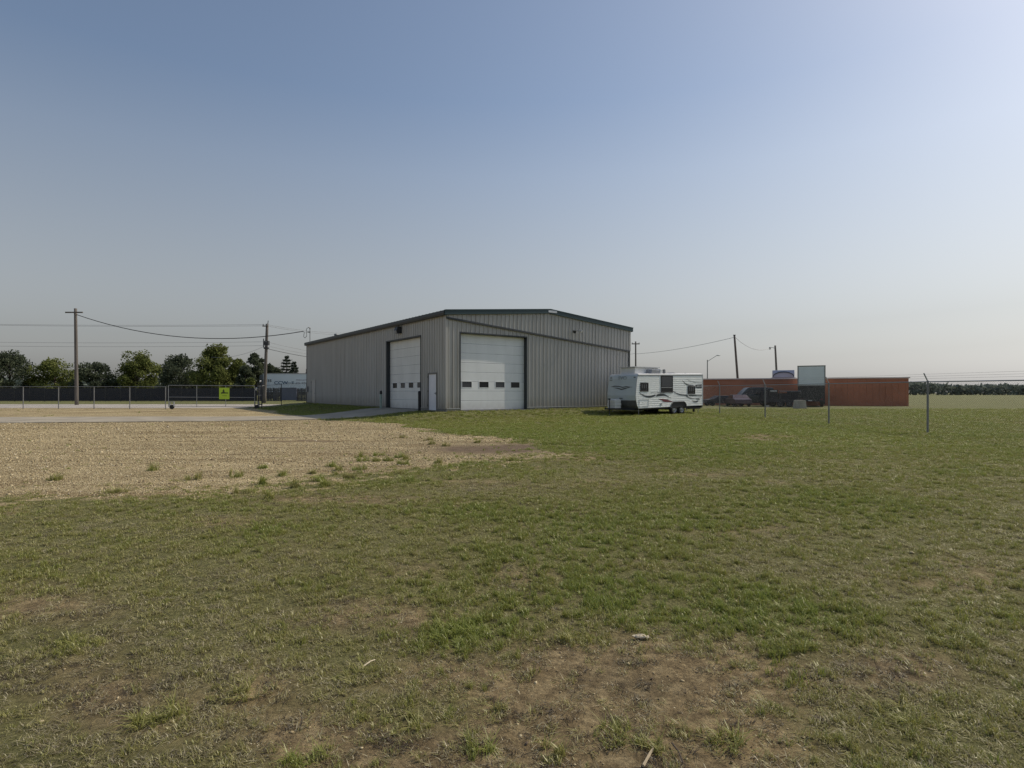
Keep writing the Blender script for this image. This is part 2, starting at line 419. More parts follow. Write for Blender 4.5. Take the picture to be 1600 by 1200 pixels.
def ground_material():
    m = bpy.data.materials.new('yard_ground'); m.use_nodes = True
    nt = m.node_tree; n = nt.nodes; l = nt.links
    b = n["Principled BSDF"]; b.inputs["Roughness"].default_value = .95; b.inputs["Specular IOR Level"].default_value = .15
    at = n.new("ShaderNodeAttribute"); at.attribute_name = 'mask'
    sp = n.new("ShaderNodeSeparateColor"); l.new(at.outputs["Color"], sp.inputs[0])
    tc = n.new("ShaderNodeTexCoord")
    def noise(s, d=5, r=.6):
        q = n.new("ShaderNodeTexNoise"); q.inputs["Scale"].default_value = s; q.inputs["Detail"].default_value = d; q.inputs["Roughness"].default_value = r
        l.new(tc.outputs["Object"], q.inputs["Vector"]); return q.outputs["Fac"]
    def ramp(f, stops):
        q = n.new("ShaderNodeValToRGB"); e = q.color_ramp.elements
        e[0].position = stops[0][0]; e[0].color = (*stops[0][1], 1); e[1].position = stops[-1][0]; e[1].color = (*stops[-1][1], 1)
        for p, c in stops[1:-1]:
            k = e.new(p); k.color = (*c, 1)
        l.new(f, q.inputs[0]); return q.outputs[0]
    def mix(f, a, c, mode='MIX'):
        q = n.new("ShaderNodeMix"); q.data_type = 'RGBA'; q.blend_type = mode
        if isinstance(f, float): q.inputs[0].default_value = f
        else: l.new(f, q.inputs[0])
        l.new(a, q.inputs[6]); l.new(c, q.inputs[7]); return q.outputs[2]
    def math_(op, a, c, clamp=False):
        q = n.new("ShaderNodeMath"); q.operation = op; q.use_clamp = clamp
        for i, v in enumerate((a, c)):
            if isinstance(v, (int, float)): q.inputs[i].default_value = v
            else: l.new(v, q.inputs[i])
        return q.outputs[0]
    # gravel: stones of several sizes
    vo = n.new("ShaderNodeTexVoronoi"); vo.inputs["Scale"].default_value = 28; l.new(tc.outputs["Object"], vo.inputs["Vector"])
    vo2 = n.new("ShaderNodeTexVoronoi"); vo2.inputs["Scale"].default_value = 11; l.new(tc.outputs["Object"], vo2.inputs["Vector"])
    sx = n.new("ShaderNodeSeparateColor"); l.new(vo.outputs["Color"], sx.inputs[0])
    sx2 = n.new("ShaderNodeSeparateColor"); l.new(vo2.outputs["Color"], sx2.inputs[0])
    gcol = ramp(sx.outputs[0], [(0, (.15, .115, .062)), (.3, (.33, .265, .14)), (.7, (.49, .40, .225)), (1, (.74, .64, .42))])
    gcol2 = ramp(sx2.outputs[1], [(0, (.24, .185, .10)), (.6, (.41, .335, .20)), (1, (.57, .48, .31))])
    gcol = mix(.45, gcol, gcol2)
    gl = ramp(noise(.35, 6), [(.3, (.78, .76, .74)), (.7, (1.12, 1.12, 1.1))])
    gcol = mix(1.0, gcol, gl, 'MULTIPLY')
    mpt = n.new("ShaderNodeMapping"); mpt.inputs["Scale"].default_value = (.16, 1.5, 1); mpt.inputs["Rotation"].default_value = (0, 0, .12); l.new(tc.outputs["Object"], mpt.inputs[0])
    tr_ = n.new("ShaderNodeTexNoise"); tr_.inputs["Scale"].default_value = 1.1; tr_.inputs["Detail"].default_value = 4; l.new(mpt.outputs[0], tr_.inputs["Vector"])
    gcol = mix(1.0, gcol, ramp(tr_.outputs["Fac"], [(.34, (.62, .57, .50)), (.5, (.93, .92, .90)), (.66, (1.08, 1.06, 1.04))]), 'MULTIPLY')   # packed wheel lanes and dusty ridges
    dcol = ramp(noise(6, 6), [(.3, (.12, .085, .055)), (.7, (.20, .15, .10))])
    dm = math_('MULTIPLY', sp.outputs[2], 1.0)
    gcol = mix(dm, gcol, dcol)
    # soil under the lawn
    soil = ramp(noise(9, 8, .7), [(.3, (.095, .07, .038)), (.5, (.235, .18, .10)), (.72, (.43, .345, .20))])
    soil = mix(1.0, soil, ramp(noise(70, 5, .8), [(.32, (.55, .52, .5)), (.5, (1, 1, 1)), (.7, (1.35, 1.32, 1.25))]), 'MULTIPLY')
    soil = mix(1.0, soil, ramp(noise(1.2, 4), [(.3, (.75, .75, .75)), (.7, (1.25, 1.22, 1.15))]), 'MULTIPLY')
    thatch = ramp(noise(40, 6, .8), [(.3, (.06, .06, .022)), (.5, (.145, .14, .052)), (.75, (.31, .285, .135))])
    bf = math_('MULTIPLY', at.outputs["Alpha"], 1.9, True)
    lawn = mix(bf, thatch, soil)
    cov = noise(1.7, 5)
    gr = ramp(noise(.5, 8, .75), [(.3, (.12, .13, .05)), (.5, (.165, .17, .07)), (.72, (.22, .21, .095))])
    # beyond the scattered blades the turf itself carries the colour
    geo = n.new("ShaderNodeNewGeometry"); sxyz = n.new("ShaderNodeSeparateXYZ"); l.new(geo.outputs["Position"], sxyz.inputs[0])
    far = n.new("ShaderNodeMapRange"); far.inputs["From Min"].default_value = 14; far.inputs["From Max"].default_value = 40
    l.new(sxyz.outputs["Y"], far.inputs["Value"])
    lawn = mix(math_('MULTIPLY', far.outputs[0], .75), lawn, gr)
    edge = math_('ADD', sp.outputs[0], math_('MULTIPLY', math_('SUBTRACT', noise(5, 6, .7), .5), 1.1))
    ef = n.new("ShaderNodeMapRange"); ef.inputs["From Min"].default_value = .38; ef.inputs["From Max"].default_value = .62
    l.new(edge, ef.inputs["Value"])
    col = mix(ef.outputs[0], lawn, gcol)
    l.new(col, b.inputs["Base Color"])
    bp = n.new("ShaderNodeBump"); bp.inputs["Strength"].default_value = .8; bp.inputs["Distance"].default_value = .03
    hsum = math_('ADD', math_('MULTIPLY', noise(45, 9, .8), 1.1), math_('MULTIPLY', vo.outputs["Distance"], -.6))
    l.new(hsum, bp.inputs["Height"]); l.new(bp.outputs[0], b.inputs["Normal"])
    return m
ground.data.materials.append(ground_material())

def sheet(name, poly, step, lift, mat, thick=.0):
    """flat slab that follows the terrain, cut to a polygon"""
    bm = bmesh.new()
    vs = [bm.verts.new((p[0], p[1], 0)) for p in poly]
    f = bm.faces.new(vs)
    x0 = min(p[0] for p in poly); x1 = max(p[0] for p in poly); y0 = min(p[1] for p in poly); y1 = max(p[1] for p in poly)
    for a, lo, hi in ((0, x0, x1), (1, y0, y1)):
        t = lo+step
        while t < hi:
            co = (t, 0, 0) if a == 0 else (0, t, 0); no = (1, 0, 0) if a == 0 else (0, 1, 0)
            bmesh.ops.bisect_plane(bm, geom=bm.verts[:]+bm.edges[:]+bm.faces[:], plane_co=co, plane_no=no)
            t += step
    if bm.faces and sum(ff.normal.z for ff in bm.faces) < 0: bmesh.ops.reverse_faces(bm, faces=bm.faces[:])
    co = np.array([v.co[:] for v in bm.verts]); z = terrain(co[:, 0], co[:, 1])
    for v, zz in zip(bm.verts, z): v.co.z = zz+lift
    if thick:
        r = bmesh.ops.extrude_face_region(bm, geom=bm.faces[:])
        for v in [g for g in r['geom'] if isinstance(g, bmesh.types.BMVert)]: v.co.z -= thick
        bmesh.ops.recalc_face_normals(bm, faces=bm.faces[:])
    me = bpy.data.meshes.new(name); bm.to_mesh(me); bm.free(); me.materials.append(mat)
    o = bpy.data.objects.new(name, me); COL.objects.link(o); tag(o, kind='structure'); return o
M['slabc'] = new_mat('driveway_concrete', (.33, .29, .22), .9, 0, .2, .8, .4, 30)
M['roadc'] = new_mat('pale_road_surface', (.40, .36, .31), .9, 0, .12, .4, .3, 20)
sheet('driveway', SLAB, 1.0, .035, M['slabc'], .2)
sheet('road', ROAD, 2.0, .02, M['roadc'], .2)

# ---------------------------------------------------------------- workshop building
BZ = 0.60                     # floor level
SB = 0.72-BZ                  # bottom of the siding, relative to the floor
EA = 6.30-BZ                  # eave (top of roof edge)
RI = 6.97-BZ                  # ridge
bld = empty('workshop_building', (CX, CY, BZ), BANG)
tag(bld, 'long taupe ribbed steel workshop with green roof trim and two tall white overhead doors', 'building')

def roof_z(u):                # underside of the fascia on the gable
    return EA+(RI-EA)*(1-abs(u-GL/2)/(GL/2))
DOOR_H0, DOOR_H1 = 0.0, 4.47
GD = (0.90, 5.80)             # gable door
LD = (3.07, 8.19)             # left wall door
MD = (1.03, 2.12)             # near man door
FD = (23.6, 24.85)            # far man door
MDH = 2.17

def rib_profile(a, b, edge0, edge1):
    """points (pos, out) along a corrugated panel between a and b with ribs every 0.305 m"""
    P = [(a, 0.0)]
    k0 = math.floor((a-edge0)/.305)-1
    for k in range(k0, k0+int((b-a)/.305)+4):
        c = edge0+k*.305+.152
        for (o, h) in ((-.034, 0), (-.017, .042), (.017, .042), (.034, 0)):
            t = c+o
            if a+.002 < t < b-.002: P.append((t, h))
        for (o, h) in ((.11, 0), (.125, .006), (.15, .006), (.165, 0)):
            t = c+o
            if a+.002 < t < b-.002: P.append((t, h))
    P.append((b, 0.0))
    P.sort()
    return P
def siding_panel(name, wall, a, b, zlo, zhi, out=0.0, back=.05):
    """wall 'g': gable (faces -y local) ; 'w': left wall (faces -x local); zlo/zhi functions of position"""
    P = rib_profile(a, b, 0, 0)
    mb = MB(); n = len(P)
    for (t, h) in P:
        q = -(out+h)
        for z in (zlo(t), zhi(t)):
            mb.v.append((t, q, z) if wall == 'g' else (q, t, z))
    for i in range(n-1):
        f = (2*i, 2*i+2, 2*i+3, 2*i+1)
        mb.f.append(f if wall == 'g' else f[::-1]); mb.m.append(0)
    # returns at the two side edges and the lower edge give the sheet its thickness
    for i in (0, n-1):
        t = P[i][0]
        b0 = len(mb.v)
        for z in (zlo(t), zhi(t)):
            mb.v.append((t, -out+back, z) if wall == 'g' else (-out+back, t, z))
        mb.f.append((2*i, 2*i+1, b0+1, b0)); mb.m.append(0)
    return mb.build(name, M['siding'], bld)
PW = .915
c_ = lambda v: (lambda t: v)
# left wall panels
def split_spans(lo, hi, cuts):
    e = [lo]; t = lo
    while t+PW < hi-.05: t += PW; e.append(t)
    e.append(hi)
    e = sorted(set([round(q, 4) for q in e]+[round(c, 4) for c in cuts]))
    return [(a, b) for a, b in zip(e[:-1], e[1:]) if b-a > .02]
WTOP = EA-.12
for a, b in split_spans(.02, WL-.02, [*LD, *MD, *FD]):
    m_ = (a+b)/2
    lo = SB
    if LD[0] < m_ < LD[1]: lo = DOOR_H1
    elif MD[0] < m_ < MD[1] or FD[0] < m_ < FD[1]: lo = MDH
    siding_panel('siding_panel', 'w', a, b, c_(lo), c_(WTOP))
# gable lower and upper panels (the upper sheets lap over the lower ones along a falling flashing)
def flash(t): return 5.93-.0848*t-BZ
for a, b in split_spans(.02, GL-.02, [*GD]):
    m_ = (a+b)/2
    lo = DOOR_H1 if GD[0] < m_ < GD[1] else SB
    siding_panel('siding_panel', 'g', a, b, c_(lo), lambda t: flash(t)+.02)
for a, b in split_spans(.02, GL-.02, [GL/2]):
    siding_panel('siding_panel', 'g', a, b, lambda t: flash(t), lambda t: roof_z(t)-.10, out=.06, back=.06)
mb = MB()
mb.v += [(-.02, -.02, flash(0)+.02), (GL, -.02, flash(GL)+.02), (GL, -.115, flash(GL)-.0), (-.02, -.115, flash(0)-.0), (-.02, -.115, flash(0)-.10), (GL, -.115, flash(GL)-.10), (GL, -.02, flash(GL)-.10), (-.02, -.02, flash(0)-.10)]
for f in ((0, 1, 2, 3), (3, 2, 5, 4), (4, 5, 6, 7), (0, 3, 4, 7), (1, 6, 5, 2), (0, 7, 6, 1)): mb.f.append(f); mb.m.append(0)
mb.build('lap_flashing', M['trimdark'], bld)
# inner shell: keeps daylight from passing and forms the back/right walls
mb = MB()
ins = .06
def wall_shell(x0, x1, y0, y1, z0, z1): mb.box(x0, x1, y0, y1, z0, z1)
wall_shell(GL-.02, GL+.0, ins, WL, SB, EA-.05)
mb.v_ = None
right = mb.build('side_wall', M['siding'], bld)
mb = MB(); mb.prism([(0, SB), (GL, SB), (GL, EA-.1), (GL/2, RI-.1), (0, EA-.1)], 'y', WL-.03, WL)
mb.build('rear_wall', M['siding'], bld)
# foundation, in strips that leave the door openings free
mb = MB()
for a, b in ((-.02, GD[0]), (GD[1], GL+.02)): mb.box(a, b, -.025, .2, -.9, SB+.01)
mb.box(GD[0], GD[1], -.025, .2, -.9, -.02)
for a, b in ((.2, MD[0]), (MD[1], LD[0]), (LD[1], FD[0]), (FD[1], WL)): mb.box(-.025, .2, a, b, -.9, SB+.01)
for a, b in (MD, LD, FD): mb.box(-.025, .2, a, b, -.9, -.02)
mb.box(GL-.2, GL+.02, .2, WL, -.9, SB+.01)
mb.build('foundation', M['foundation'], bld)
# base trim along the siding foot
for a, b in ((0, GD[0]), (GD[1], GL)):
    mb = MB(); mb.box(a, b, -.05, -.0, SB-.035, SB-.003); mb.build('base_trim', M['rvtrim'], bld)
for a, b in ((0, MD[0]-.06), (MD[1]+.06, LD[0]), (LD[1], FD[0]-.06), (FD[1]+.06, WL)):
    mb = MB(); mb.box(-.05, 0, a, b, SB-.035, SB-.003); mb.build('base_trim', M['siding'], bld)
# corner trims
mb = MB(); mb.box(-.045, -.003, -.045, .10, SB, WTOP); mb.box(-.003, .10, -.045, -.003, SB, flash(0)-.1)
mb.build('corner_trim', M['siding'], bld)
mb = MB(); mb.box(-.05, -.003, WL-.08, WL+.04, SB, WTOP); mb.build('corner_trim', M['trimdark'], bld)
mb = MB(); mb.box(GL-.08, GL+.05, -.06, -.003, SB, flash(GL)-.1); mb.build('downspout', M['trimdark'], bld)
mb = MB(); mb.box(GL-.08, GL+.05, -.12, -.062, flash(GL), EA-.1); mb.build('corner_trim', M['siding'], bld)
# roof slabs
mb = MB()
OV = .14
def roofslab(u0, z0, u1, z1):
    b = len(mb.v)
    for (u, z) in ((u0, z0), (u1, z1)):
        for y in (-OV, WL+OV):
            for dz in (0, -.07): mb.v.append((u, y, z+dz))
    for f in ((0, 4, 6, 2), (1, 3, 7, 5), (0, 1, 5, 4), (2, 6, 7, 3), (0, 2, 3, 1), (4, 5, 7, 6)):
        mb.f.append(tuple(b+i for i in f)); mb.m.append(0)
roofslab(-.16, EA-.015, GL/2, RI); roofslab(GL/2, RI, GL+.16, EA-.015)
for k in range(60):          # standing ribs of the roofing
    y = -.05+k*.447
    for (ua, za, ub, zb) in ((-.15, EA-.014, GL/2, RI+.001), (GL/2, RI+.001, GL+.15, EA-.014)):
        mb.v += [(ua, y, za), (ub, y, zb), (ub, y+.04, zb), (ua, y+.04, za), (ua, y, za+.035), (ub, y, zb+.035), (ub, y+.04, zb+.035), (ua, y+.04, za+.035)]
        b = len(mb.v)-8
        for f in ((0, 3, 2, 1), (4, 5, 6, 7), (0, 1, 5, 4), (1, 2, 6, 5), (2, 3, 7, 6), (3, 0, 4, 7)): mb.f.append(tuple(b+i for i in f)); mb.m.append(0)
mb.build('roof', M['roofing'], bld)
# rake fascia along the gable
for (u0, z0, u1, z1) in ((-.18, EA+.0, GL/2, RI+.02), (GL/2, RI+.02, GL+.22, EA-.0)):
    mb = MB(); h = .27
    y0, y1 = -OV-.05, -OV+.0
    mb.v += [(u0, y0, z0-h), (u1, y0, z1-h), (u1, y0, z1), (u0, y0, z0), (u0, y1, z0-h), (u1, y1, z1-h), (u1, y1, z1), (u0, y1, z0)]
    for f in ((0, 1, 2, 3), (4, 7, 6, 5), (0, 4, 5, 1), (3, 2, 6, 7), (0, 3, 7, 4), (1, 5, 6, 2)): mb.f.append(f); mb.m.append(0)
    # soffit back to the siding
    mb.v += [(u0, y1, z0-h), (u1, y1, z1-h), (u1, -.062, z1-h), (u0, -.062, z0-h)]
    mb.f.append((8, 11, 10, 9)); mb.m.append(0)
    mb.v += [(u0, y0-.03, z0-.03), (u1, y0-.03, z1-.03), (u1, y0-.03, z1+.02), (u0, y0-.03, z0+.02), (u0, y1, z0+.02), (u1, y1, z1+.02), (u0, y0, z0-.03), (u1, y0, z1-.03)]
    for f in ((12, 13, 14, 15), (15, 14, 17, 16), (12, 18, 19, 13)): mb.f.append(f); mb.m.append(0)
    mb.build('rake_fascia', M['trim'], bld)
mb = MB(); mb.box(GL/2-.16, GL/2+.55, -OV-.062, -OV-.052, RI-.19, RI-.05)
mb.build('name_plate', M['rvtrim'], bld)
# eave gutter along the left wall
mb = MB(); mb.prism([(-.20, EA-.29), (-.06, EA-.29), (-.06, EA-.02), (-.23, EA-.02), (-.23, EA-.18)], 'y', -.14, WL+.1)
mb.build('gutter', M['trimdark'], bld)
mb = MB(); mb.prism([(GL+.06, EA-.29), (GL+.20, EA-.29), (GL+.23, EA-.02), (GL+.06, EA-.02)], 'y', -.14, WL+.1)
mb.build('gutter', M['trimdark'], bld)

def overhead_door(wall, a, b, mat, panes, recess=.24):
    """sectional door recessed in its opening"""
    def P(t, q, z): return (t, q, z) if wall == 'g' else (q, t, z)
    fr = MB()
    def bx(m, t0, t1, q0, q1, z0, z1):
        m.box(t0, t1, q0, q1, z0, z1) if wall == 'g' else m.box(q0, q1, t0, t1, z0, z1)
    # jambs and head (dark lined opening)
    bx(fr, a-.0, a+.05, -.04, recess+.1, -.02, DOOR_H1-.0)
    bx(fr, b-.05, b, -.04, recess+.1, -.02, DOOR_H1-.0)
    bx(fr, a, b, -.045, recess+.1, DOOR_H1-.001, DOOR_H1+.07)
    bx(fr, a+.06, b-.06, recess-.02, recess+.2, -.06, -.002)
    d = fr.build('overhead_door', M['trimdark'], bld)
    n = 8; h = (DOOR_H1-DOOR_H0)/n
    for k in range(n):
        z0 = k*h+.006; z1 = (k+1)*h-.006
        s = MB()
        x0, x1 = a+.052, b-.052
        if k == 2:      # glazed section: rails and stiles around the panes
            pw, pz0, pz1 = .34, z0+.15, z0+.49
            pz0, pz1 = 1.93-BZ, 2.27-BZ
            bx(s, x0, x1, recess, recess+.045, z0, pz0); bx(s, x0, x1, recess, recess+.045, pz1, z1)
            e = [x0]+[q for c in panes for q in (c-pw, c+pw)]+[x1]
            for i in range(0, len(e), 2):
                if e[i+1]-e[i] > .01: bx(s, e[i], e[i+1], recess, recess+.045, pz0, pz1)
        else:
            # shallow horizontal grooves pressed in each section
            g = (z1-z0)/5
            for i in range(5):
                bx(s, x0, x1, recess-(.0 if i % 2 == 0 else .0), recess+.045, z0+i*g, z0+(i+1)*g-.010)
                bx(s, x0, x1, recess+.010, recess+.044, z0+(i+1)*g-.012, z0+(i+1)*g+.001 if i < 4 else z0+(i+1)*g)
        s.build('door_section', mat, d)
    for i, c in enumerate(panes):
        f = MB()
        bx(f, c-.355, c+.355, recess-.012, recess-.001, 2.27-BZ, 2.27-BZ+.03); bx(f, c-.355, c+.355, recess-.012, recess-.001, 1.93-BZ-.03, 1.93-BZ)
        bx(f, c-.355, c-.33, recess-.012, recess-.001, 1.93-BZ, 2.27-BZ); bx(f, c+.33, c+.355, recess-.012, recess-.001, 1.93-BZ, 2.27-BZ)
        f.build('window_frame', M['doorwhite'], d)
        p = MB(); bx(p, c-.34, c+.34, recess+.012, recess+.02, 1.93-BZ, 2.27-BZ)
        p.build('window_pane', M['glassdark'] if i % 2 else M['glassmid'], d)
    s = MB(); bx(s, a+.052, b-.052, recess-.005, recess+.05, -.03, .004); s.build('bottom_seal', M['black'], d)
    return d
dg = overhead_door('g', GD[0], GD[1], M['doorwhite'], [1.53, 2.73, 3.91, 5.06])
dl = overhead_door('w', LD[0], LD[1], M['doorcream'], [3.72, 4.93, 6.13, 7.35])
# dark room behind the doors, so the panes show an unlit interior
mb = MB(); mb.box(.5, GL-.3, .5, WL-.3, -.05, .0); mb.build('floor_slab', M['foundation'], bld)

def man_door(a, b, mat, fmat):
    f = MB()
    f.box(-.05, .08, a, a+.06, -.02, MDH-.0); f.box(-.05, .08, b-.06, b, -.02, MDH-.0); f.box(-.052, .08, a, b, MDH-.06, MDH+.03)
    f.box(-.06, .1, a-.05, b+.05, -.10, -.021)
    d = f.build('entry_door', fmat, bld)
    s = MB(); s.box(-.01, .035, a+.065, b-.065, -.015, MDH-.065); s.build('door_leaf', mat, d)
    h = MB(); yy = a+.14; h.tube([(-.01, yy, .98), (-.07, yy, .98)], .014, 8); h.tube([(-.07, yy-.01, .98), (-.07, yy+.11, .98)], .012, 8); h.box(-.016, -.011, yy-.035, yy+.035, .9, 1.06)
    h.build('handle', M['darkmetal'], d)
    for z in (.2, 1.05, 1.9):
        q = MB(); q.box(-.062, -.052, b-.07, b-.0, z, z+.11); q.build('hinge', M['darkmetal'], d)
    return d
man_door(*MD, M['mandoor'], new_mat('taupe_door_frame', (.16, .155, .145), .5))
fd = man_door(*FD, M['siding'], M['siding'])

# wall lamp over the left door
def wall_pack(name, loc, rz, label=None):
    b = MB(); b.prism([(-.0, -.20), (-.02, .20), (-.28, .20), (-.36, -.02), (-.30, -.20)], 'x', -.2, .2)
    # profile given as (y,z) extruded along x: faces -y
    o = b.build(name, M['darkmetal'], bld, loc, rz)
    l_ = MB(); l_.prism([(-.305, -.19), (-.372, -.03), (-.382, -.035), (-.315, -.20)], 'x', -.16, .16); l_.build('lens', M['acgrey'], o)
    v = MB(); v.box(-.215, .215, -.30, .0, .20, .225); v.build('visor', M['darkmetal'], o)
    return o
wall_pack('wall_lamp', (-.035, 5.95, 5.68-BZ), -math.pi/2)
# twin flood light on the gable
b = MB(); b.box(-.07, .07, -.05, 0, -.07, .07); b.tube([(0, -.05, 0), (-.10, -.20, .0), (-.20, -.26, -.03)], .015, 6); b.tube([(0, -.05, 0), (.12, -.22, .03), (.26, -.30, .05)], .015, 6)
fl = b.build('flood_light', M['darkmetal'], bld, (9.67, -.06, 5.70-BZ))
b = MB(); b.tube([(-.20, -.22, -.01), (-.26, -.42, -.09)], [.06, .10], 10); b.build('lamp_head', M['darkmetal'], fl)
b = MB(); b.tube([(.26, -.26, .06), (.34, -.46, -.02)], [.06, .10], 10); b.build('lamp_head', M['rvtrim'], fl)
# service mast with weatherhead at the far roof corner
b = MB(); b.tube([(.0, 0, -.6), (0, 0, 1.28)], .035, 8); b.tube([(0, 0, 1.25), (-.03, -.05, 1.36), (-.14, -.09, 1.38)], [.05, .06, .045], 8)
ms = b.build('service_mast', M['galvdull'], bld, (.12, WL-.5, EA))
b = MB(); b.box(-.16, .03, -.03, .03, .92, 1.0); b.ball((-.2, 0, .96), .05); b.build('insulator', M['darkmetal'], ms)
b = MB()
def arc(pts, n=10):
    pts = [Vector(p) for p in pts]; out = []
    for i in range(len(pts)-1):
        p0 = pts[max(i-1, 0)]; p1 = pts[i]; p2 = pts[i+1]; p3 = pts[min(i+2, len(pts)-1)]
        for k in range(n):
            t = k/n
            out.append(.5*((2*p1)+(-p0+p2)*t+(2*p0-5*p1+4*p2-p3)*t*t+(-p0+3*p1-3*p2+p3)*t**3))
    out.append(pts[-1]); return out
b.tube(arc([(-.14, -.09, 1.38), (-.32, -.1, 1.25), (-.36, -.1, .9), (-.33, -.1, .6), (-.45, -.1, .42), (-.52, -.1, .40), (-.60, -.1, .55), (-.55, -.1, .9), (-.66, -.1, .98)]), .022, 5)
b.build('drip_loop', M['darkmetal'], ms)
# roof vent near the left eave
b = MB(); b.tube([(0, 0, -.1), (0, 0, .18)], .12, 10); b.ball((0, 0, .24), .18, 1, 1, .6, 10, 6); b.build('roof_vent', M['galvdull'], bld, (.7, 20.3, EA+.07))
# small meter box at the far corner
b = MB(); b.box(-.12, -.0, -.15, .15, -.25, .25); b.build('meter_box', M['galvdull'], bld, (-.035, WL-.35, 1.35))

# bollards beside the left door
def bollard(u, v, label, matb, mattop, htop):
    x, y = B2W(u, v); z = T(x, y)
    e = empty('bollard', (x, y, z+.02))
    tag(e, label, 'bollard', 'bollards guarding the overhead door')
    b = MB(); b.tube([(0, 0, -.1), (0, 0, htop)], .08, 12); b.build('post', matb, e, smooth=False)
    b = MB(); b.tube([(0, 0, htop), (0, 0, 1.13), (0, 0, 1.19)], [.085, .085, .045], 12); b.build('cap', mattop, e)
bollard(-.6, 7.75, 'faded green bollard with black cap beside the hinge-side of the left overhead door', M['bolgreen'], M['black'], .95)
bollard(-.6, 2.13, 'all black bollard between the overhead door and the white entry door', M['black'], M['black'], 1.0)
for o in list(bpy.data.objects):
    if o.get('label', '').startswith('faded green bollard'):
        o['label'] = 'faded green bollard with black top left of the shaded overhead door'

# ---------------------------------------------------------------- travel trailer
TD = 36.5
tx0, ty0 = X(996, TD), TD
tx1, ty1 = X(1098, TD*1.1), TD*1.1
tdx, tdy = tx1-tx0, ty1-ty0
TLEN = math.hypot(tdx, tdy); TANG = math.atan2(tdy, tdx)
TZ = T((tx0+tx1)/2, (ty0+ty1)/2)
tr = empty('travel_trailer', (tx0, ty0, TZ), TANG)
tag(tr, 'white travel trailer with charcoal and red swoosh graphics parked on the grass', 'travel trailer')
WID = 2.55
def TZc(x): return .02*x       # nose slightly down
def side_pt(cx, cy):
    """a mark on the trailer's side: from its place in the photograph to metres along and up the side"""
    px, py = 930+cx/8.89, 560+cy/8.89
    r = (px-800)/F
    ux, uy = math.cos(TANG), math.sin(TANG)
    t = (r*ty0-tx0)/(ux-r*uy)
    d = ty0+uy*t
    return t, EYE+(614-py)/F*d-TZ
ZB, ZT = .44, 2.60
def nose(z):                  # x of the front skin at height z
    z = z
    pts = [(ZB, .10), (.62, -.03), (.95, -.13), (1.25, -.18), (1.45, -.16), (ZT-.25, -.03), (ZT-.07, .02), (ZT, .09)]
    for (a, xa), (c, xc) in zip(pts[:-1], pts[1:]):
        if a <= z <= c: return xa+(xc-xa)*(z-a)/(c-a)
    return .1
# side skin with pressed horizontal ribs
def ribbed_side(y, sgn, name):
    mb = MB(); zs = []
    z = ZB
    while z < ZT-.06:
        zs += [(z, -.006), (z+.006, .014), (z+.085, .010), (z+.10, -.006)]
        z += .128
    zs.append((ZT-.03, 0))
    for (z, o) in zs:
        x0 = nose(z)+.015
        yy = y-sgn*o
        mb.v.append((x0, yy, z+TZc(x0))); mb.v.append((TLEN-.02, yy, z+TZc(TLEN)))
    for i in range(len(zs)-1):
        f = (2*i, 2*i+1, 2*i+3, 2*i+2)
        mb.f.append(f if sgn > 0 else f[::-1]); mb.m.append(0)
    return mb.build(name, M['rvwhite'], tr)
ribbed_side(0, 1, 'side_skin'); ribbed_side(WID, -1, 'side_skin')
# shell: nose, roof, rear, floor
zl = [ZB, .62, .95, 1.25, 1.45, 1.9, ZT-.25, ZT-.07, ZT]
mb = MB()
for i in range(len(zl)-1):
    z0, z1 = zl[i], zl[i+1]; x0, x1 = nose(z0), nose(z1)
    mb.poly([(x0, WID-.01, z0), (x0, .01, z0), (x1, .01, z1), (x1, WID-.01, z1)], 1 if z1 <= 1.0 else 0)
# pressed seams of the nose
for zz in (1.27, 1.62, 2.0, 2.1, 2.2, 2.3):
    x = nose(zz); mb.box(x-.008, x+.03, .03, WID-.03, zz-.006, zz+.006, 0)
mb.build('front_cap', [M['rvfront'], M['rvdark']], tr)
mb = MB()
mb.v += [(nose(ZT)-.01, -.03, ZT), (TLEN+.0, -.03, ZT+TZc(TLEN)), (TLEN, WID+.03, ZT+TZc(TLEN)), (nose(ZT)-.01, WID+.03, ZT),
         (nose(ZT)+.05, .15, ZT+.055), (TLEN-.1, .15, ZT+TZc(TLEN)+.055), (TLEN-.1, WID-.15, ZT+TZc(TLEN)+.055), (nose(ZT)+.05, WID-.15, ZT+.055),
         (nose(ZT)-.01, -.03, ZT-.035), (TLEN, -.03, ZT+TZc(TLEN)-.035), (TLEN, WID+.03, ZT+TZc(TLEN)-.035), (nose(ZT)-.01, WID+.03, ZT-.035)]
for f in ((4, 5, 6, 7), (0, 1, 5, 4), (1, 2, 6, 5), (2, 3, 7, 6), (3, 0, 4, 7), (8, 9, 1, 0), (9, 10, 2, 1), (10, 11, 3, 2), (11, 8, 0, 3), (8, 11, 10, 9)): mb.f.append(f); mb.m.append(0)
mb.build('roof', M['rvroof'], tr)
mb = MB(); mb.box(TLEN-.02, TLEN+.0, .0, WID, ZB+TZc(TLEN), ZT+TZc(TLEN)-.036); mb.build('rear_wall', M['rvwhite'], tr)
mb = MB(); mb.box(TLEN-.03, TLEN+.012, -.02, .03, ZB+.12, ZT+.09); mb.build('corner_moulding', M['rvtrim'], tr)
mb = MB()
zz = [ZB, .62, .95, 1.25, 1.45, 1.9, ZT-.25, ZT-.07]
mb.tube([(nose(z)+.005, .0, z) for z in zz], .02, 6); mb.build('corner_moulding', M['rvtrim'], tr)
mb = MB(); mb.box(.1, TLEN-.05, .05, WID-.05, ZB-.05, ZB+.0)
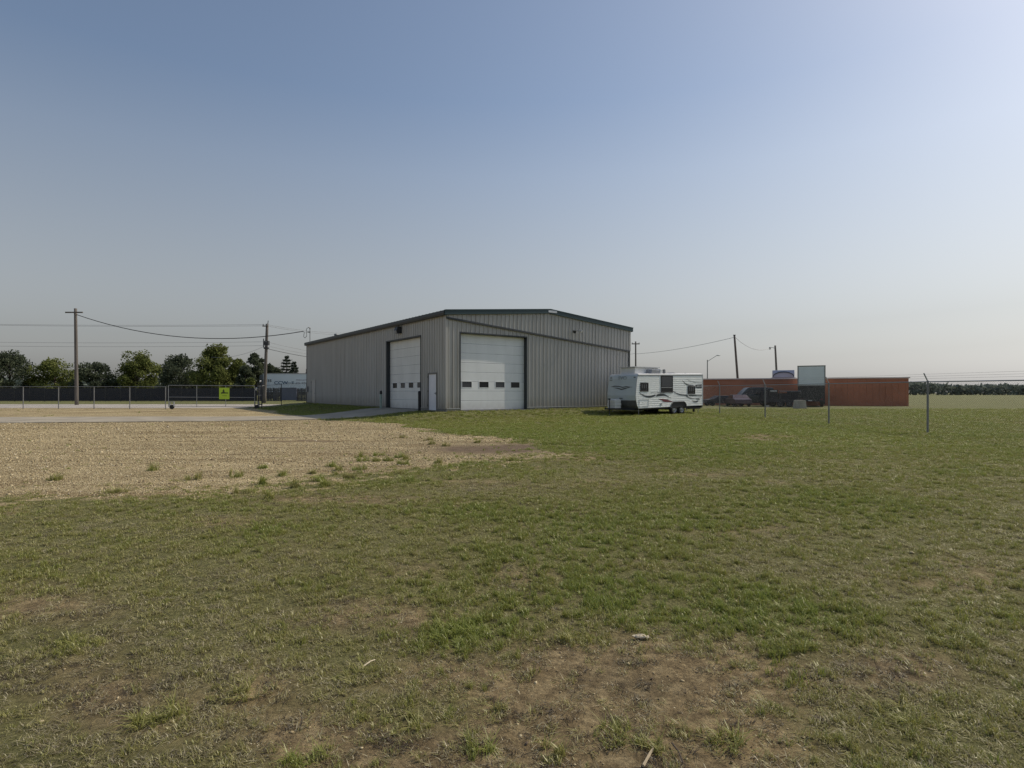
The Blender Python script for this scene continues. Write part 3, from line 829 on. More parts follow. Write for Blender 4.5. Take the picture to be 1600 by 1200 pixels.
for yy in (.35, WID-.45):
    mb.v += [(.2, yy, ZB-.13), (TLEN-.1, yy, ZB-.0), (TLEN-.1, yy+.06, ZB-.0), (.2, yy+.06, ZB-.13), (.2, yy, ZB-.04), (TLEN-.1, yy, ZB+.1), (TLEN-.1, yy+.06, ZB+.1), (.2, yy+.06, ZB-.04)]
    b0 = len(mb.v)-8
    for f in ((0, 3, 2, 1), (4, 5, 6, 7), (0, 1, 5, 4), (1, 2, 6, 5), (2, 3, 7, 6), (3, 0, 4, 7)): mb.f.append(tuple(b0+i for i in f)); mb.m.append(0)
mb.box(3.9, 4.6, .3, WID-.3, .28, .36)
mb.build('chassis', M['black'], tr)
mb = MB(); mb.box(TLEN+.0, TLEN+.1, .1, WID-.1, ZB-.02, ZB+.10); mb.box(TLEN-.7, TLEN-.6, .2, .3, .12, ZB); mb.box(TLEN-1.3, TLEN-.2, .06, .4, .33, .42)
mb.build('rear_bumper', M['darkmetal'], tr)
mb = MB(); mb.tube([(.2, .3, .36), (-1.35, WID/2-.03, .40)], .045, 6); mb.tube([(.2, WID-.3, .36), (-1.35, WID/2+.03, .40)], .045, 6); mb.box(-1.55, -1.25, WID/2-.05, WID/2+.05, .36, .46)
mb.ball((-1.55, WID/2, .45), .06); mb.build('tongue', M['darkmetal'], tr)
# propane cover
mb = MB()
for k, (z0, z1) in enumerate(((.45, .60), (.61, .78), (.79, .97))):
    o = .0 if k % 2 else .015
    mb.box(-1.05+o, -.50-o, WID/2-.36+o, WID/2+.36-o, z0, z1)
mb.prism([(-1.02, .97), (-.53, .97), (-.60, 1.03), (-.95, 1.03)], 'y', WID/2-.33, WID/2+.33)
mb.build('propane_cover', M['rvroof'], tr, bevel=.02)
mb = MB(); mb.tube([(-1.2, WID/2, .1), (-1.2, WID/2, 1.02)], .032, 8); mb.tube([(-1.2, WID/2, .98), (-1.2, WID/2, 1.08)], .075, 10); mb.tube([(-1.2, WID/2, 1.05), (-1.32, WID/2, 1.05)], .012, 6)
jk = mb.build('tongue_jack', M['darkmetal'], tr)
mb = MB(); mb.tube([(-1.2, WID/2, -.02), (-1.2, WID/2, .12)], .022, 8); mb.tube([(-1.2, WID/2, -.05), (-1.2, WID/2, -.0)], .09, 10); mb.build('jack_foot', M['galv'], jk)
for (jx, jy) in ((.22, .12), (.22, WID-.12), (TLEN-.35, .12)):
    mb = MB(); mb.tube([(jx, jy, -.05), (jx+.02, jy, ZB)], .018, 6); mb.box(jx-.08, jx+.08, jy-.06, jy+.06, -.06, -.02); mb.build('stabiliser', M['galv'], tr)
# wheels and arch
tyre = MB()
seg = 20
def wheel(m_t, m_r, m_h, r=.325, w=.2):
    def ring(m, prof):
        b0 = len(m.v); n = len(prof)
        for k in range(seg):
            a = 2*math.pi*k/seg
            for (rr, yy) in prof: m.v.append((rr*math.cos(a), yy, rr*math.sin(a)))
        for k in range(seg):
            k2 = (k+1) % seg
            for i in range(n-1):
                m.f.append((b0+k*n+i, b0+k*n+i+1, b0+k2*n+i+1, b0+k2*n+i)); m.m.append(0)
    ring(m_t, [(r*.62, .0), (r*.80, -.012), (r*.94, 0), (r, .03), (r, w-.03), (r*.94, w), (r*.62, w)])
    ring(m_r, [(r*.62, .0), (r*.58, .015), (r*.54, .05), (r*.34, .03), (r*.30, .012), (r*.16, .0), (.001, .0)])
    for k in range(8):
        a = 2*math.pi*k/8
        m_h.tube([(r*.44*math.cos(a), .035, r*.44*math.sin(a)), (r*.44*math.cos(a), .022, r*.44*math.sin(a))], r*.055, 6)
mt, mr, mh = MB(), MB(), MB(); wheel(mt, mr, mh)
WT = mt.mesh('tyre', M['tyre']); WR = mr.mesh('rim', M['rim']); WH = mh.mesh('rim_holes', M['black'])
WD = WR.copy(); WD.name = 'rim'; WD.materials.clear(); WD.materials.append(M['darkmetal'])
for me_ in (WT, WR, WD): me_.polygons.foreach_set('use_smooth', [True]*len(me_.polygons))
for wx in (3.56, 4.30):
    for (wy, rz) in ((.04, 0), (WID-.04, math.pi)):
        w = empty('wheel'); w.parent = tr; w.location = (wx, wy, .325); w.rotation_euler.z = rz
        link_copy(WT, 'tyre', w); link_copy(WR, 'rim', w); tag(link_copy(WH, 'rim_holes', w), kind='stuff')
mb = MB(); pts = []
x0, x1 = 3.10, 4.74
outer = [(x0, ZB-.02), (x0+.12, .72), (x0+.28, .83), (x1-.28, .85), (x1-.12, .74), (x1, ZB+.06)]
mb.prism(outer, 'y', -.018, .25)
mb.build('wheel_arch', M['black'], tr)
mb = MB(); mb.tube([(p[0], -.03, p[1]) for p in outer], .028, 6); mb.build('arch_trim', M['rvdark'], tr)
# windows
def rv_window(a, b, z0, z1, mull=None, frame=.045, blinds=True):
    f = MB(); y0, y1 = -.032, -.003
    f.box(a-frame, b+frame, y0, y1, z1, z1+frame); f.box(a-frame, b+frame, y0, y1, z0-frame, z0); f.box(a-frame, a, y0, y1, z0, z1); f.box(b, b+frame, y0, y1, z0, z1)
    w = f.build('window', M['black'], tr, bevel=.012)
    p = MB(); p.box(a, b, -.020, -.014, z0, z1); p.build('pane', M['glassdark'], w)
    if mull is not None:
        q = MB(); q.box(a, b, -.027, -.021, mull-.012, mull+.012); q.build('mullion', M['rvtrim'], w)
        q = MB(); q.box(a+.05, b-.05, -.0235, -.0205, mull+.05, z1-.05); q.build('pane', M['glassmid'], w)
    if blinds:
        q = MB(); n = 3
        for i in range(n):
            xx = a+.05+(b-a-.1)*(i+.25)/n; q.box(xx, xx+(b-a)*.12, -.0235, -.0205, z0+(z1-z0)*.35, z1-.06)
        q.box(b-(b-a)*.28, b-(b-a)*.18, -.0235, -.0205, z0+.04, z0+.09)
        q.build('curtain', M['inkcurtain'], w)
def sp_z(cx, cy): return side_pt(cx, cy)[1]
a, zt = side_pt(625, 340); b, zb = side_pt(735, 458); rv_window(a+.03, b-.03, zb+.03, zt-.03)
a, zt = side_pt(910, 238); b, zb = side_pt(1076, 472); rv_window(a+.04, b-.04, zb+.03, zt-.03, mull=sp_z(990, 405), blinds=False)
a, zt = side_pt(1284, 385); b, zb = side_pt(1384, 492); rv_window(a+.03, b-.03, zb+.03, zt-.03)
# decals: thin vinyl strips a few millimetres proud of the ribs
def decal(pts_top, pts_bot, mat, y=-.0185, n=8):
    P1 = arc([(*side_pt(*p), 0) for p in pts_top], n); P2 = arc([(*side_pt(*p), 0) for p in pts_bot], n)
    m = MB(); k = min(len(P1), len(P2))
    for i in range(k):
        m.v.append((P1[i].x, y, P1[i].y)); m.v.append((P2[i].x, y, P2[i].y))
    for i in range(k-1): m.f.append((2*i, 2*i+1, 2*i+3, 2*i+2)); m.m.append(0)
    m.build('graphic', mat, tr)
decal([(600, 470), (680, 510), (760, 517), (830, 500)], [(600, 470), (680, 530), (760, 545), (835, 522)], M['decal'])
decal([(845, 505), (910, 487), (980, 505), (1060, 560)], [(845, 530), (910, 522), (975, 522), (1060, 560)], M['decal'])
decal([(770, 475), (840, 465), (910, 470), (975, 482)], [(770, 478), (840, 472), (910, 480), (975, 484)], M['decalgrey'])
decal([(830, 505), (850, 485), (900, 478), (960, 484)], [(845, 520), (862, 496), (905, 486), (960, 488)], M['rvroof'], y=-.0200)
decal([(870, 562), (930, 563), (1000, 572), (1075, 600)], [(870, 563), (915, 578), (960, 604), (1075, 604)], M['decalred'])
decal([(1080, 453), (1150, 488), (1220, 500), (1290, 503), (1480, 512)][:5], [(1080, 462), (1150, 503), (1220, 516), (1290, 522), (1480, 522)], M['decal'])
decal([(1265, 520), (1310, 545), (1370, 552), (1480, 552)], [(1265, 535), (1310, 553), (1370, 560), (1480, 556)], M['decal'])
decal([(1285, 500), (1310, 528), (1360, 545), (1430, 548)], [(1278, 505), (1300, 538), (1355, 553), (1430, 552)], M['rvroof'], y=-.0200)
decal([(1205, 300), (1250, 342), (1290, 360), (1370, 368)], [(1205, 303), (1245, 352), (1285, 374), (1370, 374)], M['decal'])
decal([(1260, 285), (1330, 315), (1400, 330), (1475, 335)], [(1260, 288), (1330, 322), (1400, 337), (1475, 339)], M['decalgrey'])
decal([(1390, 368), (1420, 362), (1450, 362), (1478, 358)], [(1395, 410), (1420, 413), (1450, 413), (1478, 413)], M['decal'])
decal([(1405, 383), (1425, 378), (1435, 380), (1478, 384)], [(1405, 388), (1425, 390), (1435, 388), (1478, 388)], M['rvroof'], y=-.0200)
decal([(1345, 585), (1370, 592), (1400, 592), (1425, 586)], [(1345, 586), (1365, 606), (1390, 610), (1420, 608)], M['decal'])
decal([(1395, 560), (1420, 556), (1440, 560), (1450, 568)], [(1400, 570), (1420, 572), (1440, 576), (1450, 574)], M['decalgrey'])
# cargo hatch, small vent, lamps
a, zt = side_pt(608, 572); b, zb = side_pt(738, 668)
m_ = MB()
for (p0, p1, q0, q1) in ((a, b, zt, zt+.018), (a, b, zb-.018, zb), (a, a+.018, zb, zt), (b-.018, b, zb, zt)): m_.box(p0, p1, -.024, -.012, q0, q1)
m_.build('cargo_hatch', M['rvtrim'], tr)
a, zt = side_pt(905, 622); m_ = MB(); m_.box(a, a+.12, -.03, -.01, zt-.14, zt); m_.build('outlet_cover', M['acgrey'], tr)
m_ = MB(); m_.box(.03, TLEN-.02, -.024, -.008, ZT-.10, ZT-.06)
for v_ in m_.v[:]: pass
m_.v = [(x, y, z+TZc(x)) for (x, y, z) in m_.v]
m_.build('roof_moulding', M['acgrey'], tr)
for yy in (.22, WID-.22):
    m_ = MB(); x = nose(2.42); m_.box(x-.03, x+.02, yy-.07, yy+.07, 2.40, 2.45); m_.build('marker_lamp', M['ink'], tr)
m_ = MB(); x = nose(2.28); m_.box(x-.02, x+.02, WID-.35, WID-.12, 2.255, 2.285); m_.build('badge', M['ink'], tr)
m_ = MB(); x = nose(1.1); m_.box(x-.05, x+.02, WID/2-.12, WID/2+.12, 1.06, 1.10); m_.build('marker_lamp', M['ink'], tr)
# front lettering and emblem
tx = text('lettering', 'EVO', .34, M['decalgrey'], tr, (nose(2.38)-.018, WID/2, 2.38), (math.radians(90), 0, -math.pi/2), .003, 1.15)
em = MB()
def zigzag(ptt, ptb):
    for i in range(len(ptt)-1):
        q = [ptt[i], ptb[i], ptb[i+1], ptt[i+1]]
        em.poly([(nose(z)-.012, WID/2-yv, z) for (yv, z) in q])
zigzag([(-1.0, 1.83), (-.65, 1.90), (-.3, 1.88), (.1, 1.82), (.4, 1.86), (.95, 1.80)], [(-1.0, 1.82), (-.6, 1.84), (-.3, 1.83), (.1, 1.76), (.4, 1.80), (.95, 1.785)])
zigzag([(-.75, 1.78), (-.35, 1.76), (0, 1.70), (.3, 1.74), (.75, 1.80)], [(-.75, 1.765), (-.3, 1.69), (0, 1.62), (.25, 1.66), (.75, 1.785)])
em.build('emblem', M['decal'], tr)
# roof equipment
m_ = MB()
m_.box(.35, 2.55, .55, 1.85, ZT+.04, ZT+.47); rb = m_.build('roof_box', M['rvroof'], tr, bevel=.03)
m_ = MB(); m_.box(.27, 2.63, .47, 1.93, ZT+.47, ZT+.53); m_.build('lid', M['rvtrim'], rb)
m_ = MB(); m_.prism([(0, 0), (.85, 0), (.80, .26), (.08, .30)], 'y', 0, .75); ac = m_.build('air_conditioner', M['acgrey'], tr, (1.35, .10, ZT+.06), bevel=.03)
m_ = MB(); m_.box(.9, 1.12, 0, .75, 0, .33); m_.build('shroud', M['rvroof'], ac, bevel=.02)
m_ = MB()
for i in range(6): m_.box(1.14, 1.40, .02, .73, .03+i*.052, .06+i*.052)
m_.box(1.14, 1.17, .05, .7, 0, .33); m_.box(1.37, 1.40, .05, .7, 0, .33)
m_.build('grille', M['acgrey'], ac)
m_ = MB(); m_.tube([(1.40, .3, .30), (1.72, .3, .29), (1.74, .3, .0)], .02, 6); m_.build('bracket', M['acgrey'], ac)
m_ = MB(); m_.prism([(0, 0), (.62, 0), (.55, .05), (.38, .10), (.22, .10), (.07, .05)], 'y', 0, .4); m_.build('roof_vent', M['acgrey'], tr, (4.0, .8, ZT+.13))
m_ = MB(); m_.tube([(6.1, 1.2, ZT+.1), (6.1, 1.2, ZT+.24)], .05, 8); m_.build('roof_vent', M['acgrey'], tr)

# ---------------------------------------------------------------- chain-link fences and gate
def chainlink(name, pts, height, parent, pitch=.085, z_off=.06, r=.0017):
    """woven wire between ground points (world coords); ribbon-thin prisms"""
    m = MB()
    for (p, q) in zip(pts[:-1], pts[1:]):
        p = Vector(p); q = Vector(q); L = (q-p).length; d = (q-p)/L
        n = int(L/pitch)
        for s in (1, -1):
            for k in range(-int(height/pitch), n+int(height/pitch)+1):
                # diagonal from (k*pitch, 0) rising 45 deg
                a0, a1 = k*pitch, k*pitch+s*height
                t0, t1 = 0.0, 1.0
                lo, hi = (a0, a1) if a0 < a1 else (a1, a0)
                if hi < 0 or lo > L: continue
                def at(t): return a0+(a1-a0)*t
                tt = [0.0, 1.0]
                if a1 != a0:
                    for e in (0.0, L):
                        te = (e-a0)/(a1-a0)
                        if 0 < te < 1:
                            if (at(0) < 0 or at(0) > L) and not (0 <= at(0) <= L): tt[0] = max(tt[0], te) if not (0 <= at(0) <= L) and ((e == 0.0) == (at(0) < 0)) else tt[0]
                            if not (0 <= at(1) <= L) and ((e == 0.0) == (at(1) < 0)): tt[1] = min(tt[1], te)
                if tt[1] <= tt[0]: continue
                A = p+d*at(tt[0])+Vector((0, 0, z_off+height*tt[0])); B_ = p+d*at(tt[1])+Vector((0, 0, z_off+height*tt[1]))
                m.tube([A, B_], r, 3, cap=False)
    return m.build(name, M['meshwire'], parent)
def gp(x, y, dz=0): return Vector((x, y, T(x, y)+dz))

fr = empty('chain_link_fence', (14.1, 39.2, T(14.1, 39.2)))
tag(fr, 'chain link fence with angled barbed wire arms right of the trailer', 'fence')
base = Vector(fr.location)
route = [(7.2, 43.8), (13.2, 43.6), (X(1124.5, 38.8), 38.8), (X(1195.5, 33.2), 33.2), (15.0, 27.3), (15.5, 21.5), (16.0, 15.7)]
P = [gp(*q) for q in route]
FH = 1.93
for i, p in enumerate(P):
    m = MB(); loc = p-base
    tall = .036
    m.tube([(0, 0, -.3), (0, 0, FH+.02)], tall, 8)
    po = m.build('fence_post', M['galvdull'], fr, loc)
    if i >= 2:
        m = MB(); m.tube([(0, 0, FH), (-.13, .02, FH+.30)], .022, 6); m.build('barb_arm', M['galv'], po)
m = MB()
for a, b in zip(P[:-1], P[1:]): m.tube([a-base+Vector((0, 0, FH-.02)), b-base+Vector((0, 0, FH-.02))], .022, 6)
m.build('top_rail', M['galv'], fr)
m = MB()
for k in range(3):
    off = Vector((-.05-.035*k, .01, FH+.10+.08*k))
    for a, b in zip(P[2:-1], P[3:]): m.tube([a-base+off, b-base+off], .0035, 3)
m.build('barbed_wire', M['galvdull'], fr)
chainlink('chain_mesh', [q-base for q in P], FH-.1, fr)
m = MB(); q = P[3]-base; m.box(q.x+.03, q.x+.22, q.y-.05, q.y-.02, .62, .72); m.build('tag_plate', M['galv'], fr)

# left fence between gate and building
lf = empty('chain_link_fence', (-20.5, 51.0, T(-20.5, 51)))
tag(lf, 'short chain link fence joining the rolling gate to the building corner', 'fence')
base = Vector(lf.location)
route = [(X(479, 54.3), 54.3), (X(439.5, 51.6), 51.6), (X(404, 49.2), 49.2)]
P = [gp(*q) for q in route]
for p in P:
    m = MB(); m.tube([(0, 0, -.3), (0, 0, 1.92)], .035, 8); m.build('fence_post', M['darkmetal'], lf, p-base)
m = MB()
for a, b in zip(P[:-1], P[1:]): m.tube([a-base+Vector((0, 0, 1.9)), b-base+Vector((0, 0, 1.9))], .02, 6)
m.build('top_rail', M['galvdull'], lf)
chainlink('chain_mesh', [q-base for q in P], 1.8, lf)
# gate
GY0 = 48.75
gx1 = X(398, GY0); gx0 = gx1-7.3
gz = T(gx1, GY0)
gate = empty('rolling_gate', (gx1, GY0, gz))
tag(gate, 'long galvanised chain link rolling gate across the gravel drive', 'gate')
gl = gx1-gx0
m = MB()
for z in (.16, .94, 1.93): m.tube([(-gl, 0, z+.04), (0, 0, z)], .028 if z > 1.5 else .022, 6)
m.build('gate_rail', M['galv'], gate)
for xx in (0, -2.45, -4.9, -gl):
    m = MB(); m.tube([(xx, 0, .14), (xx, 0, 1.95)], .022, 6); m.build('gate_stile', M['galv'], gate)
chainlink('chain_mesh', [Vector((-gl, 0, 0)), Vector((0, 0, 0))], 1.75, gate, z_off=.17)
for xx in (.18, -gl+.3):
    wv = empty('gate_wheel'); wv.parent = gate; wv.location = (xx, 0, .14)
    m = MB(); m.tube([(0, -.05, 0), (0, .05, 0)], .19, 16); m.build('tyre', M['black'], wv)
    m = MB(); m.box(-.19, -.155, -.08, .08, .05, .42); m.box(.155, .19, -.08, .08, .05, .42); m.box(-.19, .19, -.08, .08, .42, .46); m.build('fork', M['galv'], wv)
gpost = empty('gate_post', (X(405, GY0), GY0+.15, gz))
tag(gpost, 'tall steel latch post with roller hardware where the gate closes', 'post')
for dx in (-.16, .16):
    m = MB(); m.tube([(dx, 0, -.3), (dx, 0, 2.25)], .045, 8); m.build('post', M['darkmetal'], gpost)
m = MB(); m.box(-.22, .22, -.03, .03, 1.85, 1.95); m.box(-.2, .2, -.03, .03, 1.1, 1.18); m.box(-.2, .2, -.03, .03, .3, .38); m.build('crosspiece', M['galvdull'], gpost)
m = MB(); m.tube([(-.3, -.05, 1.55), (-.22, -.07, 1.75)], .09, 8); m.ball((.02, 0, 2.3), .09); m.build('roller', M['rvtrim'], gpost)
# lime sign on the gate
sg = empty('safety_sign', (X(350.5, GY0-.12), GY0-.07, gz+.80))
tag(sg, 'lime yellow warning sign with a dark figure hung on the rolling gate', 'sign')
m = MB(); m.box(-.46, .40, -.012, 0, 0, .97); m.build('sign_board', M['lime'], sg)
m = MB()
m.poly([(-.06, -.015, .86), (-.02, -.015, .70), (.02, -.015, .58), (.30, -.015, .56), (.30, -.015, .48), (-.30, -.015, .46), (-.32, -.015, .55), (-.18, -.015, .60), (-.14, -.015, .78)])
m.poly([(-.2, -.015, .30), (.2, -.015, .30), (.2, -.015, .27), (-.2, -.015, .27)])
m.build('pictogram', M['leafolive'] if False else new_mat('dark_olive_ink', (.06, .09, .02), .6), sg)
# chain link continuing left of the gate
lf2 = empty('chain_link_fence', (gx0-.3, GY0+.1, T(gx0, GY0)))
tag(lf2, 'chain link fence continuing left beyond the rolling gate', 'fence')
base = Vector(lf2.location)
P = [gp(gx0-.3-3.1*k, GY0+.1+.1*k) for k in range(9)]
for p in P:
    m = MB(); m.tube([(0, 0, -.3), (0, 0, 1.92)], .035, 8); m.build('fence_post', M['galvdull'], lf2, p-base)
m = MB()
for a, b in zip(P[:-1], P[1:]): m.tube([a-base+Vector((0, 0, 1.9)), b-base+Vector((0, 0, 1.9))], .02, 6)
m.build('top_rail', M['galv'], lf2)
chainlink('chain_mesh', [q-base for q in P], 1.8, lf2, pitch=.1)

# ---------------------------------------------------------------- wood fence, panel, van trailer on the left
FY = 78.5
def wood_fence(x0, x1, y, h, mat, label, jag=.06):
    x = x0; z0 = T((x0+x1)/2, y)
    e = empty('wooden_fence', ((x0+x1)/2, y, z0)); tag(e, label, 'fence')
    m = MB(); r = random.Random(int(abs(x0)*10)); cx = (x0+x1)/2
    rows = []
    while x < x1-.02:
        w = .145
        zz = T(x, y)-z0
        hh = h+r.uniform(-jag, jag); o = r.uniform(-.015, .015)
        m.prism([(x-cx, zz-.05), (x-cx+w, zz-.05), (x-cx+w, zz+hh-.04), (x-cx+w/2, zz+hh), (x-cx, zz+hh-.04)], 'y', o, o+.02)
        x += w+r.uniform(.008, .035) if r.random() < .8 else w+r.uniform(.04, .09)
    b = m.build('picket', mat, e); tag(b, kind='stuff')
    m = MB()
    for zz in (.35, h-.35): m.box(x0-cx, x1-cx, .04, .08, zz-.04, zz+.05)
    m.build('fence_rail', mat, e)
    xx = x0
    while xx < x1:
        m = MB(); m.box(xx-cx, xx-cx+.1, .085, .185, -.1, h-.05); m.build('fence_post', mat, e); xx += 2.44
wood_fence(X(403, FY), X(439.5, FY), FY, 1.78, M['fencewood'], 'weathered dark picket fence between the utility pole and the blue grey panel')
wood_fence(X(463.5, FY), X(560, FY), FY, 1.74, M['fencewood'], 'weathered dark picket fence right of the blue grey panel by the workshop')
# blue-grey ribbed metal gate panel
pn = empty('fence_gate', (X(451.5, FY-.4), FY-.4, T(X(451, FY), FY))); tag(pn, 'blue grey ribbed metal panel set in the dark picket fence', 'gate')
m = MB(); hw = (X(463.2, FY)-X(440.2, FY))/2
n = 14
for k in range(n):
    a = -hw+2*hw*k/n; m.box(a, a+2*hw/n-.03, -.05, 0, .1, 1.74); m.box(a+2*hw/n-.03, a+2*hw/n, -.03, 0, .1, 1.74)
m.build('sheet', M['bluegrey'], pn)
m = MB(); m.box(-hw-.05, hw+.05, -.07, .03, 1.741, 1.80); m.box(-hw-.05, -hw, -.07, .03, 0, 1.74); m.box(hw, hw+.05, -.07, .03, 0, 1.74); m.build('frame', M['bluegrey'], pn)
# dark screened fence at the far left
ds = empty('screened_fence', (X(370, 76), 76, T(X(370, 76), 76))); tag(ds, 'dark navy screened fence behind the rolling gate below the trees', 'fence')
m = MB(); L0 = X(-120, 76)-ds.location.x; L1 = X(402, 76)-ds.location.x
nseg = 22
for k in range(nseg):
    a = L0+(L1-L0)*k/nseg; b = L0+(L1-L0)*(k+1)/nseg
    q = MB(); q.box(a+.04, b-.04, 0, .04, .05, 1.72+.03*math.sin(k*2.1)); q.build('screen_panel', M['navy'], ds)
    q = MB(); q.box(a-.04, a+.04, -.02, .08, -.1, 1.85); q.build('fence_post', M['darkmetal'], ds)

# semi van trailer
VY = 83.5
vx0, vx1 = X(411.0, VY), X(411.0, VY)+14.6
vz = T(vx0, VY)
van = empty('semi_trailer', (vx0, VY, vz)); tag(van, 'white semi trailer with faded blue lettering behind the picket fence', 'semi trailer')
VT = Z(583.2, VY)-vz; VB = 1.15
m = MB(); m.box(0, 14.6, 0, 2.5, VB, VT-.12); m.build('box_body', M['van'], van)
m = MB(); m.box(-.03, 14.63, -.03, 2.53, VT-.12, VT); m.build('top_rail', M['galv'], van)
m = MB()
for k in range(12): m.box(.6+k*1.2, .63+k*1.2, -.012, -.001, VB+.02, VT-.13)
m.build('seam', M['van'], van)
m = MB(); m.v += [(-.62, .25, VB), (-.05, .0, VB), (-.05, 2.5, VB), (-.62, 2.25, VB), (-.62, .25, VT-.3), (-.05, .0, VT-.12), (-.05, 2.5, VT-.12), (-.62, 2.25, VT-.3)]
for f in ((0, 3, 2, 1), (4, 5, 6, 7), (0, 1, 5, 4), (1, 2, 6, 5), (2, 3, 7, 6), (3, 0, 4, 7)): m.f.append(f); m.m.append(0)
m.build('nose', M['vanshade'], van)
m = MB(); m.box(.5, 14.4, .3, 2.2, .95, VB-.002); m.box(2.3, 2.5, .3, .45, 0, .95); m.box(2.3, 2.5, 2.0, 2.15, 0, .95); m.build('undercarriage', M['darkmetal'], van)
for wx in (11.4, 12.7):
    for (wy, rz) in ((.05, 0), (2.45, math.pi)):
        w = empty('wheel'); w.parent = van; w.location = (wx, wy, .5); w.rotation_euler.z = rz; w.scale = (1.54, 1.3, 1.54)
        link_copy(WT, 'tyre', w); link_copy(WR, 'rim', w)
R90 = (math.radians(90), 0, 0)
def vtext(body, px, py, size, mat, xs=1.0, bold=.0):
    text('lettering', body, size, mat, van, (X(px, VY)-vx0, -.012, Z(py, VY)-vz), R90, .003, xs, bold)
vtext('435', 419.5, 595.0, .50, M['ink'], 1.25, .012)
vtext('CCW', 439, 598.3, .62, M['inkblue'], 1.3, .015)
vtext('T', 457.5, 598.3, .5, M['inkblue'], 1.2, .01)
vtext('FREIGHT', 471, 594, .34, M['inkgrey'], 1.2)
vtext('PS 70', 470, 599, .42, M['inkgrey'], 1.5)
m = MB()
for z in (597.8, 599.6):
    a = Z(z, VY)-vz; m.box(X(446.5, VY)-vx0, X(459, VY)-vx0, -.014, -.004, a-.02, a+.02)
m.build('stripe', M['inkblue'], van)

# ---------------------------------------------------------------- utility poles and wires
def upole(d, base_px, top_px, top_py, r0, r1, label, parts=None, group='wooden poles with overhead wires'):
    x0 = X(base_px, d); x1 = X(top_px, d); z0 = T(x0, d); z1 = Z(top_py, d)
    e = empty('utility_pole', (x0, d, z0)); tag(e, label, 'utility pole', group)
    n = 8; pts = [(0+(x1-x0)*i/n, 0, -.3+(z1-z0+.3)*i/n) for i in range(n+1)]
    m = MB(); m.tube(pts, [r0+(r1-r0)*i/n for i in range(n+1)], 10); m.build('shaft', M['pole'], e, smooth=True)
    return e, Vector((x1-x0, 0, z1-z0))
D1 = 68
p1, t1 = upole(D1, 412.7, 417.5, 506, .21, .15, 'thick weathered utility pole in front of the picket fence, left of the workshop')
m = MB(); m.box(t1.x-.45, t1.x+.15, -.28, -.18, t1.z-.35, t1.z-.22); m.build('crossarm', M['pole'], p1)
for xx in (-.38, .05):
    m = MB(); m.tube([(t1.x+xx, -.23, t1.z-.22), (t1.x+xx, -.23, t1.z-.05)], .045, 6); m.build('insulator', M['darkmetal'], p1)
m = MB(); m.tube([(t1.x+.06, 0, t1.z-.1), (t1.x+.12, 0, t1.z+.38)], .04, 6); m.build('pole_top_pin', M['darkmetal'], p1)
m = MB()
zz = Z(536, D1)-p1.location.z; zx = t1.x*.76
m.box(zx-.28, zx+.28, -.24, .24, zz-.25, zz+.25); m.tube([(zx-.25, -.22, zz-.55), (zx-.25, -.22, zz+.5)], .05, 6)
m.box(zx-.24, zx+.24, -.22, .22, zz-.7, zz-.5)
m.build('cable_bracket', M['darkmetal'], p1)
p2, t2 = upole(60, 120, 118, 482, .19, .14, 'utility pole at the far left holding the sagging service cable')
m = MB(); m.box(t2.x-.9, t2.x+.9, -.25, -.15, t2.z-.5, t2.z-.37); m.build('crossarm', M['pole'], p2)
D4 = 110
p4, t4 = upole(D4, 993.5, 993.2, 533.5, .17, .13, 'distant utility pole with a wide crossarm rising behind the trailer roof')
m = MB(); m.box(-.75+t4.x, .75+t4.x, -.08, .08, t4.z-.55, t4.z-.38); m.build('crossarm', M['pole'], p4)
for xx in (-.65, .0, .65):
    m = MB(); m.tube([(t4.x+xx, 0, t4.z-.38), (t4.x+xx, 0, t4.z-.18)], .05, 6); m.build('insulator', M['darkmetal'], p4)
D5 = 76
p5, t5 = upole(D5, 1155.8, 1147.5, 524, .17, .12, 'bare utility pole leaning left behind the rust red wall')
m = MB(); m.box(t5.x-.12, t5.x+.12, -.12, .12, t5.z-.02, t5.z+.08); m.build('pole_cap', M['darkmetal'], p5)
D6 = 82
p6, t6 = upole(D6, 1216, 1211.2, 539.8, .17, .12, 'wooden pole carrying a yard lamp, above the white recreational vehicle')
m = MB(); m.tube(arc([(t6.x, 0, t6.z-.42), (t6.x-.35, 0, t6.z-.30), (t6.x-.72, 0, t6.z-.28)]), .035, 6); arm = m.build('lamp_arm', M['galvdull'], p6)
m = MB(); m.tube([(t6.x-.72, 0, t6.z-.22), (t6.x-.74, 0, t6.z-.38), (t6.x-.74, 0, t6.z-.58)], [.07, .17, .12], 10); m.build('lamp_head', M['galvdull'], p6)
# street light
D7 = 120
x7 = X(1105.3, D7); z7 = T(x7, D7); top7 = Z(562.3, D7)-z7
sl = empty('street_lamp', (x7, D7, z7)); tag(sl, 'grey street lamp with a long upswept arm beyond the rust red wall', 'street lamp')
m = MB(); m.tube([(0, 0, -.2), (0, 0, top7)], [.13, .09], 8); m.build('column', M['galvdull'], sl)
m = MB(); ax = X(1122.5, D7)-x7; az = Z(555.5, D7)-z7
m.tube([(0, 0, top7-.35), (ax*.35, 0, top7+(az-top7)*.2), (ax*.85, 0, az)], .05, 6); m.build('arm', M['galvdull'], sl)
m = MB(); m.ball((ax, 0, az+.02), .2, 2.2, 1, .6); m.build('lamp_head', M['rvtrim'], sl)

